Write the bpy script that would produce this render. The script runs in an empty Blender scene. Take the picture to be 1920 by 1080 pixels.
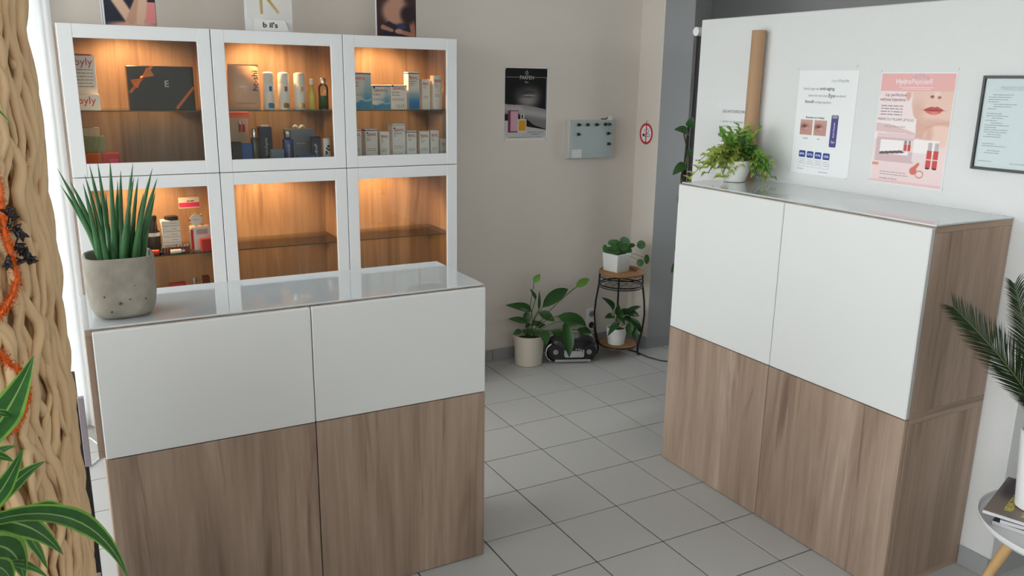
import bpy, bmesh, math, random
import numpy as np
from mathutils import Vector, Matrix
random.seed(7)
SC = bpy.context.scene
COL = SC.collection
PI = math.pi

# ------------------------------------------------------------------ camera
cam_d = bpy.data.cameras.new('camera')
cam_d.sensor_width = 36.0
cam_d.lens = 1544.97 / 1920 * 36.0
cam_d.clip_start = 0.02
cam = bpy.data.objects.new('camera', cam_d)
COL.objects.link(cam)
_yaw, _pitch, _roll = 0.502853, 0.246176, 0.0155306
_c, _s = math.cos(_yaw), math.sin(_yaw)
def _rz(v): return Vector((v[0]*_c + v[1]*_s, -v[0]*_s + v[1]*_c, v[2]))
_cp, _sp = math.cos(_pitch), math.sin(_pitch)
_fw = Vector((0, _cp, -_sp)); _up = Vector((0, _sp, _cp)); _rt = Vector((1, 0, 0))
_r2 = math.cos(_roll)*_rt + math.sin(_roll)*_up
_u2 = -math.sin(_roll)*_rt + math.cos(_roll)*_up
FW, RT, UP = _rz(_fw), _rz(_r2), _rz(_u2)
CAMP = Vector((0, 0, 1.69775))
M = Matrix.Identity(4)
for i in range(3):
    M[i][0] = RT[i]; M[i][1] = UP[i]; M[i][2] = -FW[i]; M[i][3] = CAMP[i]
cam.matrix_world = M
SC.camera = cam

# ------------------------------------------------------------------ world, light, exposure
W = bpy.data.worlds.new('overcast_sky'); SC.world = W
W.use_nodes = True
bg = W.node_tree.nodes['Background']
bg.inputs[0].default_value = (0.965, 0.98, 1.0, 1)
bg.inputs[1].default_value = 6.2
SC.view_settings.view_transform = 'Standard'
SC.view_settings.look = 'None'
SC.view_settings.gamma = 1.0
SC.view_settings.use_curve_mapping = False
SC.view_settings.exposure = 0.0

XL, XR, YF, YB, ZC = -0.5, 4.6, -1.6, 4.34, 2.7      # room bounds
WIN_L1 = (2.48, 4.26, 0.05, 2.55)                     # y0,y1,z0,z1 on the left wall
WIN_L2 = (-1.2, 2.2, 0.45, 2.5)
FILL_WIN_F = (-0.3, 3.6, 2.08, 2.62)                      # x0,x1,z0,z1 unseen high opening in the front wall, added for fill light
WIN_B = (-0.46, 0.035, 0.04, 2.2)                     # x0,x1,z0,z1 on the back wall, behind the sheer curtain
FILL_WIN_R = (2.3, 4.7, 1.0, 2.1)                         # y0,y1,z0,z1 on the right wall, unseen, added to brighten the corridor

def portal(loc, rot, sx, sy):
    l = bpy.data.lights.new('window_portal', 'AREA'); l.shape = 'RECTANGLE'
    l.size, l.size_y = sx, sy; l.cycles.is_portal = True
    o = bpy.data.objects.new('window_portal', l); o.location = loc; o.rotation_euler = rot
    COL.objects.link(o)
for w in (WIN_L1, WIN_L2):
    portal((XL-.16, (w[0]+w[1])/2, (w[2]+w[3])/2), (0, -PI/2, 0), w[3]-w[2], w[1]-w[0])
portal(((FILL_WIN_F[0]+FILL_WIN_F[1])/2, YF-.16, (FILL_WIN_F[2]+FILL_WIN_F[3])/2), (PI/2, 0, 0), FILL_WIN_F[1]-FILL_WIN_F[0], FILL_WIN_F[3]-FILL_WIN_F[2])
portal(((WIN_B[0]+WIN_B[1])/2, YB+.15, (WIN_B[2]+WIN_B[3])/2), (-PI/2, 0, 0), WIN_B[1]-WIN_B[0], WIN_B[3]-WIN_B[2])
portal((XR+.16, (FILL_WIN_R[0]+FILL_WIN_R[1])/2, (FILL_WIN_R[2]+FILL_WIN_R[3])/2), (0, PI/2, 0), FILL_WIN_R[3]-FILL_WIN_R[2], FILL_WIN_R[1]-FILL_WIN_R[0])

# ------------------------------------------------------------------ materials
def lin(c):
    c = c/255.0
    return c/12.92 if c <= 0.04045 else ((c+0.055)/1.055)**2.4
def rgb(r, g, b): return (lin(r), lin(g), lin(b), 1)
MATS = {}
def mat(name, col=(.8, .8, .8, 1), rough=.5, metal=0, spec=.5, noise=0, nscale=20, bump=0, bscale=200, coat=0, trans=0, emit=None, estr=0, stretch=None):
    if name in MATS: return MATS[name]
    m = bpy.data.materials.new(name); m.use_nodes = True
    nt = m.node_tree; b = nt.nodes['Principled BSDF']
    if len(col) == 3: col = (*col, 1)
    b.inputs['Base Color'].default_value = col
    b.inputs['Roughness'].default_value = rough
    b.inputs['Metallic'].default_value = metal
    b.inputs['Specular IOR Level'].default_value = spec
    b.inputs['Coat Weight'].default_value = coat
    if trans: b.inputs['Subsurface Weight'].default_value = 0
    if emit:
        b.inputs['Emission Color'].default_value = emit; b.inputs['Emission Strength'].default_value = estr
    tc = nt.nodes.new('ShaderNodeTexCoord')
    vec = tc.outputs['Object']
    if stretch:
        mp = nt.nodes.new('ShaderNodeMapping'); mp.inputs['Scale'].default_value = stretch
        nt.links.new(vec, mp.inputs['Vector']); vec = mp.outputs['Vector']
    if noise:
        n = nt.nodes.new('ShaderNodeTexNoise'); n.inputs['Scale'].default_value = nscale; n.inputs['Detail'].default_value = 4
        nt.links.new(vec, n.inputs['Vector'])
        mx = nt.nodes.new('ShaderNodeMix'); mx.data_type = 'RGBA'
        mx.inputs['A'].default_value = tuple(max(0, x*(1-noise)) for x in col[:3])+(1,)
        mx.inputs['B'].default_value = tuple(min(1, x*(1+noise)) for x in col[:3])+(1,)
        nt.links.new(n.outputs['Fac'], mx.inputs['Factor']); nt.links.new(mx.outputs['Result'], b.inputs['Base Color'])
    if bump:
        n2 = nt.nodes.new('ShaderNodeTexNoise'); n2.inputs['Scale'].default_value = bscale; n2.inputs['Detail'].default_value = 3
        nt.links.new(vec, n2.inputs['Vector'])
        bp = nt.nodes.new('ShaderNodeBump'); bp.inputs['Strength'].default_value = bump; bp.inputs['Distance'].default_value = .003
        nt.links.new(n2.outputs['Fac'], bp.inputs['Height']); nt.links.new(bp.outputs['Normal'], b.inputs['Normal'])
    MATS[name] = m
    return m

def wood_mat(name, horizontal=False):
    m = bpy.data.materials.new(name); m.use_nodes = True
    nt = m.node_tree; b = nt.nodes['Principled BSDF']; N = nt.nodes.new; Lk = nt.links.new
    b.inputs['Roughness'].default_value = .5; b.inputs['Specular IOR Level'].default_value = .3
    tc = N('ShaderNodeTexCoord'); oi = N('ShaderNodeObjectInfo')
    comb = N('ShaderNodeCombineXYZ'); ml = N('ShaderNodeMath'); ml.operation = 'MULTIPLY'; ml.inputs[1].default_value = 37
    Lk(oi.outputs['Random'], ml.inputs[0])
    for k in range(3): Lk(ml.outputs[0], comb.inputs[k])
    add = N('ShaderNodeVectorMath'); add.operation = 'ADD'
    Lk(tc.outputs['Object'], add.inputs[0]); Lk(comb.outputs[0], add.inputs[1])
    def noise(scale, st, detail=6, rough=.55, dist=0):
        mp = N('ShaderNodeMapping')
        mp.inputs['Scale'].default_value = (st, 1, 1) if horizontal == 'x' else ((1, st, 1) if horizontal else (1, 1, st))
        Lk(add.outputs[0], mp.inputs['Vector'])
        n = N('ShaderNodeTexNoise'); n.inputs['Scale'].default_value = scale; n.inputs['Detail'].default_value = detail
        n.inputs['Roughness'].default_value = rough; n.inputs['Distortion'].default_value = dist
        Lk(mp.outputs['Vector'], n.inputs['Vector']); return n.outputs['Fac']
    r1 = N('ShaderNodeValToRGB'); Lk(noise(6.5, .10, 5, .55, 1.1), r1.inputs[0])
    e = r1.color_ramp.elements
    e[0].position = .28; e[0].color = (.215, .150, .110, 1)
    e[1].position = .74; e[1].color = (.47, .355, .28, 1)
    k = e.new(.46); k.color = (.335, .238, .180, 1)
    k = e.new(.6); k.color = (.40, .295, .228, 1)
    r2 = N('ShaderNodeValToRGB'); Lk(noise(48, .035, 5, .65, .4), r2.inputs[0])
    e = r2.color_ramp.elements; e[0].position = .33; e[0].color = (.84, .825, .81, 1); e[1].position = .6; e[1].color = (1.04, 1.04, 1.04, 1)
    r3 = N('ShaderNodeValToRGB'); Lk(noise(10, .07, 4, .55, 1.6), r3.inputs[0])
    e = r3.color_ramp.elements; e[0].position = .30; e[0].color = (.66, .62, .60, 1); e[1].position = .40; e[1].color = (1, 1, 1, 1)
    def mul(a, c):
        mx = N('ShaderNodeMix'); mx.data_type = 'RGBA'; mx.blend_type = 'MULTIPLY'; mx.inputs['Factor'].default_value = 1
        Lk(a, mx.inputs['A']); Lk(c, mx.inputs['B']); return mx.outputs['Result']
    Lk(mul(mul(r1.outputs[0], r2.outputs[0]), r3.outputs[0]), b.inputs['Base Color'])
    MATS[name] = m; return m
wood_mat('walnut'); wood_mat('walnut_across', True); wood_mat('walnut_lengthwise', 'x')

def glass_mat(name, tint=(.96, .98, .97), refl=1.0):
    m = bpy.data.materials.new(name); m.use_nodes = True; nt = m.node_tree; nt.nodes.clear(); N = nt.nodes.new; Lk = nt.links.new
    out = N('ShaderNodeOutputMaterial'); mix = N('ShaderNodeMixShader'); tr = N('ShaderNodeBsdfTransparent'); gl = N('ShaderNodeBsdfGlossy')
    fr = N('ShaderNodeFresnel'); fr.inputs['IOR'].default_value = 1.5
    mm = N('ShaderNodeMath'); mm.operation = 'MULTIPLY'; mm.inputs[1].default_value = refl; Lk(fr.outputs[0], mm.inputs[0])
    tr.inputs[0].default_value = (*tint, 1); gl.inputs['Roughness'].default_value = .01
    Lk(mm.outputs[0], mix.inputs[0]); Lk(tr.outputs[0], mix.inputs[1]); Lk(gl.outputs[0], mix.inputs[2]); Lk(mix.outputs[0], out.inputs[0])
    MATS[name] = m; return m
glass_mat('clear_glass', refl=.8); glass_mat('shelf_glass', (.90, .95, .92)); glass_mat('bottle_glass', (.86, .84, .70)); glass_mat('window_glass', refl=.6); glass_mat('matt_glazing', refl=.25)

def translucent_mat(name, col, fac=.4, rough=.6, noise=.12, nscale=30, stripe=None):
    m = bpy.data.materials.new(name); m.use_nodes = True; nt = m.node_tree; N = nt.nodes.new; Lk = nt.links.new
    b = nt.nodes['Principled BSDF']; b.inputs['Roughness'].default_value = rough; b.inputs['Specular IOR Level'].default_value = .35
    out = nt.nodes['Material Output']; t = N('ShaderNodeBsdfTranslucent'); mix = N('ShaderNodeMixShader'); mix.inputs[0].default_value = fac
    tc = N('ShaderNodeTexCoord'); n = N('ShaderNodeTexNoise'); n.inputs['Scale'].default_value = nscale
    Lk(tc.outputs['Object'], n.inputs['Vector'])
    mx = N('ShaderNodeMix'); mx.data_type = 'RGBA'
    mx.inputs['A'].default_value = tuple(x*(1-noise) for x in col[:3])+(1,); mx.inputs['B'].default_value = tuple(min(1, x*(1+noise)) for x in col[:3])+(1,)
    Lk(n.outputs['Fac'], mx.inputs['Factor']); res = mx.outputs['Result']
    if stripe:   # pale or dark margins across the leaf blade (object x)
        sx = N('ShaderNodeSeparateXYZ'); Lk(tc.outputs['Object'], sx.inputs[0])
        ab = N('ShaderNodeMath'); ab.operation = 'ABSOLUTE'; Lk(sx.outputs[0], ab.inputs[0])
        rp = N('ShaderNodeValToRGB'); rp.color_ramp.interpolation = 'LINEAR'; Lk(ab.outputs[0], rp.inputs[0])
        e = rp.color_ramp.elements; e[0].position = 0; e[0].color = (0, 0, 0, 1); e[1].position = stripe[1]; e[1].color = (1, 1, 1, 1)
        k = e.new(stripe[0]); k.color = (0, 0, 0, 1)
        m2 = N('ShaderNodeMix'); m2.data_type = 'RGBA'; Lk(rp.outputs[0], m2.inputs['Factor']); Lk(res, m2.inputs['A']); m2.inputs['B'].default_value = stripe[2]
        res = m2.outputs['Result']
    Lk(res, b.inputs['Base Color']); Lk(res, t.inputs[0])
    Lk(b.outputs[0], mix.inputs[1]); Lk(t.outputs[0], mix.inputs[2]); Lk(mix.outputs[0], out.inputs[0])
    MATS[name] = m; return m

def print_mat():
    m = bpy.data.materials.new('printed_ink'); m.use_nodes = True; nt = m.node_tree
    a = nt.nodes.new('ShaderNodeAttribute'); a.attribute_name = 'ink'
    b = nt.nodes['Principled BSDF']; b.inputs['Roughness'].default_value = .45; b.inputs['Specular IOR Level'].default_value = .3
    nt.links.new(a.outputs['Color'], b.inputs['Base Color']); MATS['printed_ink'] = m
print_mat()

mat('wall_paint', (.75, .69, .625), .85, bump=.15, bscale=160, noise=.02, nscale=3)
mat('partition_paint', (.755, .76, .76), .85, bump=.5, bscale=90)
mat('grey_paint', (.40, .405, .41), .85, bump=.15, bscale=160)
mat('dark_grey_paint', (.40, .39, .395), .85)
mat('ceiling_paint', (.85, .85, .84), .9)
mat('tile_grey', (.47, .465, .455), .42, noise=.07, nscale=160, bump=.05, bscale=400)
mat('skirting_tile', (.36, .365, .375), .5, noise=.05, nscale=120)
mat('grout', (.055, .053, .05), .9)
mat('light_grout', (.5, .5, .49), .9)
mat('white_lacquer', (.80, .815, .83), .35, bump=.02, bscale=60)
mat('white_foil', (.71, .715, .71), .38)
mat('door_edge_grey', (.50, .48, .47), .5)
mat('white_glass_top', (.56, .59, .61), .03, coat=.5)
mat('glass_edge', (.05, .08, .07), .2)
mat('dark_gap', (.02, .02, .02), .9)
mat('white_paper', (.86, .87, .88), .6)
mat('ink_black', (.02, .02, .025), .5); mat('ink_grey', (.30, .30, .33), .6); mat('ink_lightgrey', (.52, .53, .56), .6)
mat('ink_red', rgb(205, 40, 50), .5); mat('ink_white', (.9, .9, .9), .5); mat('ink_navy', rgb(30, 60, 130), .5); mat('ink_silver', (.6, .6, .6), .5)
mat('metal_black', (.012, .012, .013), .4, metal=.4); mat('chrome', (.75, .75, .76), .18, metal=1); mat('pin_metal', (.45, .45, .44), .35, metal=1)

# ------------------------------------------------------------------ mesh helpers
class MB:
    def __init__(s): s.v = []; s.f = []
    def quad(s, a, b, c, d):
        n = len(s.v); s.v += [tuple(a), tuple(b), tuple(c), tuple(d)]; s.f.append((n, n+1, n+2, n+3)); return s
    def box(s, x0, x1, y0, y1, z0, z1):
        n = len(s.v)
        s.v += [(x0, y0, z0), (x1, y0, z0), (x1, y1, z0), (x0, y1, z0), (x0, y0, z1), (x1, y0, z1), (x1, y1, z1), (x0, y1, z1)]
        s.f += [(n, n+3, n+2, n+1), (n+4, n+5, n+6, n+7), (n, n+1, n+5, n+4), (n+1, n+2, n+6, n+5), (n+2, n+3, n+7, n+6), (n+3, n, n+4, n+7)]
        return s
    def tube(s, pts, r, n=8, cap=True):
        pts = [Vector(p) for p in pts]; m = len(pts)
        rs = r if isinstance(r, (list, tuple)) else [r]*m
        base = len(s.v); ref = None
        for i, p in enumerate(pts):
            t = (pts[min(i+1, m-1)]-pts[max(i-1, 0)]).normalized()
            if ref is None:
                ref = Vector((0, 0, 1)) if abs(t.z) < .9 else Vector((1, 0, 0))
            a = (ref - t*ref.dot(t)).normalized(); b = t.cross(a); ref = a
            for k in range(n):
                q = p + (a*math.cos(2*PI*k/n)+b*math.sin(2*PI*k/n))*rs[i]; s.v.append(tuple(q))
        for i in range(m-1):
            for k in range(n):
                k2 = (k+1) % n
                s.f.append((base+i*n+k, base+i*n+k2, base+(i+1)*n+k2, base+(i+1)*n+k))
        if cap:
            s.f.append(tuple(base+k for k in range(n))[::-1]); s.f.append(tuple(base+(m-1)*n+k for k in range(n)))
        return s
    def lathe(s, prof, n=28, c=(0, 0), p=2.0, cap0=True, cap1=True):
        # p: superellipse power (2 round, 4 squarish)
        base = len(s.v); m = len(prof)
        for r, z in prof:
            for k in range(n):
                t = 2*PI*k/n; ct, st = math.cos(t), math.sin(t)
                x = math.copysign(abs(ct)**(2/p), ct); y = math.copysign(abs(st)**(2/p), st)
                s.v.append((c[0]+r*x, c[1]+r*y, z))
        for i in range(m-1):
            for k in range(n):
                k2 = (k+1) % n
                s.f.append((base+i*n+k, base+i*n+k2, base+(i+1)*n+k2, base+(i+1)*n+k))
        if cap0: s.f.append(tuple(base+k for k in range(n))[::-1])
        if cap1: s.f.append(tuple(base+(m-1)*n+k for k in range(n)))
        return s
    def sphere(s, c, r, nu=14, nv=8, sz=1.0):
        prof = [(max(1e-4, r*math.sin(PI*i/nv)), c[2]-r*sz*math.cos(PI*i/nv)) for i in range(nv+1)]
        return s.lathe(prof, nu, (c[0], c[1]))
    def poly(s, pts, y):     # flat polygon in the local x-z plane, facing -y
        n = len(s.v); s.v += [(x, y, z) for x, z in pts]; s.f.append(tuple(range(n, n+len(pts)))); return s
    def prism(s, pts, y0, y1):
        n = len(s.v); m = len(pts)
        s.v += [(x, y0, z) for x, z in pts]+[(x, y1, z) for x, z in pts]
        s.f.append(tuple(range(n, n+m))); s.f.append(tuple(range(n+m, n+2*m))[::-1])
        for k in range(m):
            k2 = (k+1) % m; s.f.append((n+k, n+m+k, n+m+k2, n+k2))
        return s
    def ring(s, c, ro, ri, y0, y1, n=32):   # annulus in the x-z plane
        o = len(s.v)
        for k in range(n):
            a = 2*PI*k/n
            for r in (ro, ri):
                for y in (y0, y1): s.v.append((c[0]+r*math.cos(a), y, c[1]+r*math.sin(a)))
        for k in range(n):
            a = o+4*k; b = o+4*((k+1) % n)
            s.f += [(a, b, b+2, a+2), (a+1, a+3, b+3, b+1), (a, a+1, b+1, b), (a+2, b+2, b+3, a+3)]
        return s
    def mesh(s, name, m, bevel=0, smooth=False, seg=1):
        me = bpy.data.meshes.new(name); me.from_pydata(s.v, [], s.f)
        bm = bmesh.new(); bm.from_mesh(me)
        if bevel:
            bmesh.ops.bevel(bm, geom=list(bm.edges), offset=bevel, segments=seg, affect='EDGES', clamp_overlap=True, profile=.5)
        bmesh.ops.recalc_face_normals(bm, faces=list(bm.faces))
        bm.to_mesh(me); bm.free()
        if m: me.materials.append(MATS[m] if isinstance(m, str) else m)
        if smooth:
            for p in me.polygons: p.use_smooth = True
            if smooth == 'auto':
                try: me.set_sharp_from_angle(angle=math.radians(40))
                except Exception: pass
        return me
    def build(s, name, m, parent=None, bevel=0, smooth=False, loc=None, seg=1):
        o = bpy.data.objects.new(name, s.mesh(name, m, bevel, smooth, seg)); COL.objects.link(o)
        if parent: o.parent = parent
        if loc: o.location = loc
        return o
def box(name, m, parent, x0, x1, y0, y1, z0, z1, bevel=0):
    return MB().box(x0, x1, y0, y1, z0, z1).build(name, m, parent, bevel)

def tag(o, label, cat, group=None):
    o['label'] = label; o['category'] = cat
    if group: o['group'] = group
    return o
def thing(name, label, cat, loc=(0, 0, 0), rz=0, group=None):
    o = bpy.data.objects.new(name, None); o.empty_display_size = .05; COL.objects.link(o)
    o.location = loc; o.rotation_euler = (0, 0, rz); return tag(o, label, cat, group)
def struct(o): o['kind'] = 'structure'; return o

# ---- lettering: font outlines turned into flat meshes, in the local x-z plane facing -y
_fc = {}
def glyphs(s, bold=0, shear=0):
    k = (s, bold, shear)
    if k not in _fc:
        cu = bpy.data.curves.new('lettering', 'FONT'); cu.body = s; cu.size = 1; cu.resolution_u = 2; cu.offset = bold; cu.shear = shear
        ob = bpy.data.objects.new('lettering', cu)
        me = bpy.data.meshes.new_from_object(ob)
        vs = np.array([v.co[:2] for v in me.vertices]) if len(me.vertices) else np.zeros((0, 2))
        _fc[k] = (vs, [tuple(p.vertices) for p in me.polygons])
        bpy.data.objects.remove(ob); bpy.data.curves.remove(cu); bpy.data.meshes.remove(me)
    return _fc[k]
class TX:
    def __init__(s): s.v = []; s.f = []
    def add(s, txt, x, z, size, y=-.0012, align='L', bold=0, shear=0, width=None, rot=0, sx=1):
        vs, fs = glyphs(txt, bold, shear)
        if not len(vs): return s
        p = vs.copy()*size; p[:, 0] *= sx
        w = p[:, 0].max()
        if width: p[:, 0] *= width/w; w = width
        off = {'L': 0, 'C': -w/2, 'R': -w}[align]; p[:, 0] += off
        c, sn = math.cos(rot), math.sin(rot)
        n = len(s.v); s.v += [(x+a*c-b*sn, y, z+a*sn+b*c) for a, b in p]; s.f += [tuple(n+i for i in f) for f in fs]; return s
    def words(s, x0, x1, z, h, seed=0, y=-.0012, fill=.8):     # a line of print too small to read
        rnd = random.Random(seed); x = x0
        while x < x1-h:
            w = min(rnd.uniform(1.2, 4.5)*h, x1-x)
            n = len(s.v); s.v += [(x, y, z), (x+w, y, z), (x+w, y, z+h*.62), (x, y, z+h*.62)]; s.f.append((n, n+1, n+2, n+3))
            x += w+h*.55
        return s
    def build(s, name, m, parent):
        me = bpy.data.meshes.new(name); me.from_pydata(s.v, [], s.f); me.materials.append(MATS[m])
        o = bpy.data.objects.new(name, me); COL.objects.link(o); o.parent = parent
        if name == 'small_print': o['kind'] = 'stuff'
        return o

# ---- printed pictures: a flat grid whose points carry ink colours (sRGB 0..255 from fn(u,v), v up)
def picture(name, parent, x0, x1, z0, z1, fn, nx, ny, y=-.0008):
    u, v = np.meshgrid(np.linspace(0, 1, nx), np.linspace(0, 1, ny))
    c = np.clip(np.stack([np.broadcast_to(a, u.shape) for a in fn(u, v)], -1)/255., 0, 1)
    c = np.where(c <= .04045, c/12.92, ((c+.055)/1.055)**2.4)
    vs = np.stack([x0+(x1-x0)*u, np.full_like(u, y), z0+(z1-z0)*v], -1).reshape(-1, 3)
    i = np.arange((nx-1)*(ny-1)); r, q = i//(nx-1), i % (nx-1); a = r*nx+q
    fs = np.stack([a, a+1, a+nx+1, a+nx], -1)
    me = bpy.data.meshes.new(name); me.from_pydata(vs.tolist(), [], fs.tolist())
    at = me.attributes.new('ink', 'FLOAT_COLOR', 'POINT')
    at.data.foreach_set('color', np.concatenate([c.reshape(-1, 3), np.ones((nx*ny, 1))], 1).astype(np.float32).ravel())
    me.materials.append(MATS['printed_ink'])
    o = bpy.data.objects.new(name, me); COL.objects.link(o); o.parent = parent; return o
def sst(a, b, x): t = np.clip((x-a)/(b-a), 0, 1); return t*t*(3-2*t)
def ell(u, v, cx, cy, rx, ry, soft=.15, rot=0):
    c, s = math.cos(rot), math.sin(rot); du, dv = u-cx, v-cy
    d = np.sqrt(((du*c+dv*s)/rx)**2+((-du*s+dv*c)/ry)**2); return 1-sst(1-soft, 1+soft, d)
def seg_(u, v, x0, y0, x1, y1, w0, w1, asp=1, soft=.25):
    dx, dy = x1-x0, (y1-y0)*asp; L2 = dx*dx+dy*dy
    t = np.clip(((u-x0)*dx+(v-y0)*asp*dy)/L2, 0, 1)
    d = np.sqrt((u-x0-t*dx)**2+((v-y0)*asp-t*dy)**2); w = w0+(w1-w0)*t
    return 1-sst(1-soft, 1+soft, d/w)
def rect(u, v, x0, x1, y0, y1): return ((u > x0) & (u < x1) & (v > y0) & (v < y1)).astype(float)
def poly_mask(u, v, pts):
    ins = np.zeros_like(u, bool); j = len(pts)-1
    for i in range(len(pts)):
        xi, yi = pts[i]; xj, yj = pts[j]
        if yi != yj:
            ins ^= ((yi > v) != (yj > v)) & (u < (xj-xi)*(v-yi)/(yj-yi)+xi)
        j = i
    return ins.astype(float)
class Paint:
    def __init__(s, u, v, c): s.u, s.v = u, v; s.c = [np.full_like(u, float(x)) for x in c]
    def on(s, m, c): s.c = [a*(1-m)+b*m for a, b in zip(s.c, c)]; return s

# ---- leaves
def leaf_mesh(name, m, shape='oval', bow=.12, fold=.25, n=7):
    b = MB(); rows = []
    for i in range(n+1):
        t = i/n
        if shape == 'oval': w = math.sin(PI*t**.8)**.8 if 0 < t < 1 else 0.0
        elif shape == 'lance': w = math.sin(PI*t**.7)**.9*(1-.25*t) if 0 < t < 1 else 0
        elif shape == 'strap': w = min(1, .6+1.2*t)*min(1, (1-t)*1.75) if t < 1 else 0
        elif shape == 'heart': w = math.sin(PI*t**.6)**.7 if 0 < t < 1 else 0
        w = max(w, .02); z = bow*4*t*(1-t)
        rows.append([(-w/2, t, z+fold*w*.18), (0, t, z-fold*w*.05), (w/2, t, z+fold*w*.18)])
    for r in rows: b.v += r
    for i in range(n):
        for k in range(2): a = i*3+k; b.f.append((a, a+1, a+4, a+3))
    return b.mesh(name, m, smooth=True)
def orient(base, tip, width, hint=(-.35, -.6, .7)):
    base, tip = Vector(base), Vector(tip); y = tip-base; L = y.length; y.normalize()
    z = Vector(hint); z = (z-y*z.dot(y))
    if z.length < 1e-3: z = Vector((1, 0, 0)); z = z-y*z.dot(y)
    z.normalize(); x = y.cross(z)
    mt = Matrix.Identity(4)
    for i in range(3): mt[i][0] = x[i]*width; mt[i][1] = y[i]*L; mt[i][2] = z[i]*L; mt[i][3] = base[i]
    return mt
def put(name, me, parent, base, tip, width, hint=(-.35, -.6, .7)):
    o = bpy.data.objects.new(name, me); COL.objects.link(o); o.parent = parent
    o.matrix_local = orient(base, tip, width, hint); return o
def bez(p0, p1, p2, n=8):
    p0, p1, p2 = Vector(p0), Vector(p1), Vector(p2)
    return [p0*(1-t)**2+p1*2*t*(1-t)+p2*t*t for t in [i/n for i in range(n+1)]]

# ================================================================== the setting
# floor: grout bed with single tiles
floor = struct(MB().box(XL, XR, YF, 5.2, -.12, -.004).build('floor', 'grout'))
TP = .303
tile_me = MB().box(-.149, .149, -.149, .149, -.0039, 0).mesh('tile', 'tile_grey', bevel=.0012)
rest = MB()
nx0 = math.floor((XL-2.182)/TP); ny0 = math.floor((YF-3.703)/TP)
for i in range(nx0, nx0+19):
    for j in range(ny0, ny0+24):
        x0, x1, y0, y1 = 2.182+i*TP, 2.182+(i+1)*TP, 3.703+j*TP, 3.703+(j+1)*TP
        cx, cy = (x0+x1)/2, (y0+y1)/2
        full = x0 > XL and x1 < XR and y0 > YF and y1 < 5.2
        if full and -.4 < cx < 3.6 and 1.0 < cy < 4.3:
            o = bpy.data.objects.new('tile', tile_me); COL.objects.link(o); o.parent = floor; o.location = (cx, cy, 0)
        else:
            a, b, c, d = max(x0+.0025, XL), min(x1-.0025, XR), max(y0+.0025, YF), min(y1-.0025, 5.2)
            if b > a and d > c: rest.box(a, b, c, d, -.0039, 0)
o = rest.build('tile_field', 'tile_grey', floor); o['kind'] = 'stuff'

ceiling = struct(MB().box(XL-.2, XR+.2, YF-.2, 5.4, ZC, ZC+.12).build('ceiling', 'ceiling_paint'))
# left wall with two openings
b = MB(); t0, t1 = XL-.2, XL
y0, y1, z0, z1 = WIN_L1; a0, a1, c0, c1 = WIN_L2
b.box(t0, t1, YF-.2, a0, -.12, ZC).box(t0, t1, a0, a1, -.12, c0).box(t0, t1, a0, a1, c1, ZC)
b.box(t0, t1, a1, y0, -.12, ZC).box(t0, t1, y0, y1, -.12, z0).box(t0, t1, y0, y1, z1, ZC).box(t0, t1, y1, 4.5, -.12, ZC)
wall_left = struct(b.build('wall_left', 'wall_paint'))
b = MB(); x0, x1, z0, z1 = FILL_WIN_F
b.box(XL, x0, YF-.2, YF, -.12, ZC).box(x1, XR+.2, YF-.2, YF, -.12, ZC).box(x0, x1, YF-.2, YF, -.12, z0).box(x0, x1, YF-.2, YF, z1, ZC)
struct(b.build('wall_front', 'wall_paint'))
b = MB(); x0, x1, z0, z1 = WIN_B
b.box(XL, x0, YB, 4.5, -.12, ZC).box(x0, x1, YB, 4.5, -.12, z0).box(x0, x1, YB, 4.5, z1, ZC).box(x1, 3.28, YB, 4.5, -.12, ZC)
struct(b.build('wall_back', 'wall_paint'))
b = MB(); y0, y1, z0, z1 = FILL_WIN_R; t0, t1 = XR, XR+.2
b.box(t0, t1, YF, y0, -.12, ZC).box(t0, t1, y0, y1, -.12, z0).box(t0, t1, y0, y1, z1, ZC).box(t0, t1, y1, 5.4, -.12, ZC)
struct(b.build('wall_right', 'dark_grey_paint'))
struct(MB().box(3.51, XR, 5.2, 5.4, -.12, ZC).build('wall_corridor', 'dark_grey_paint'))
# column beside the corridor: beige return, grey front
pc = MB().box(3.28, 3.51, 4.112, 5.2, -.12, ZC).build('wall_column', 'wall_paint')
pc.data.materials.append(MATS['grey_paint'])
for p in pc.data.polygons:
    if p.normal.y < -.5 or p.normal.x > .5: p.material_index = 1
struct(pc)
# white partition behind the tall cabinet
PX, PT = 2.76, .25
struct(MB().box(PX, PX+PT, 1.462, 3.183, -.003, 1.993).build('wall_partition', 'partition_paint', bevel=.004))

# windows
def window(n, axis, w, at, panes):
    u0, u1, z0, z1 = w
    B = (lambda m, a, b_, c, d, p0, p1: m.box(at-p1, at-p0, a, b_, c, d)) if axis == 'x' else (lambda m, a, b_, c, d, p0, p1: m.box(a, b_, at-p1, at-p0, c, d))
    f = MB(); fw = .055
    B(f, u0, u1, z0, z0+fw, .05, .13); B(f, u0, u1, z1-fw, z1, .05, .13); B(f, u0, u0+fw, z0+fw, z1-fw, .05, .13); B(f, u1-fw, u1, z0+fw, z1-fw, .05, .13)
    for k in range(1, panes):
        c = u0+(u1-u0)*k/panes; B(f, c-.03, c+.03, z0+fw, z1-fw, .05, .13)
    r = struct(f.build('window_%d' % n, 'white_lacquer'))
    for k in range(panes):
        a = u0+(u1-u0)*k/panes+.03; b_ = u0+(u1-u0)*(k+1)/panes-.03
        m = MB(); B(m, a, b_, z0+.05, z1-.05, .085, .091); m.build('pane', 'window_glass', r)
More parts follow.
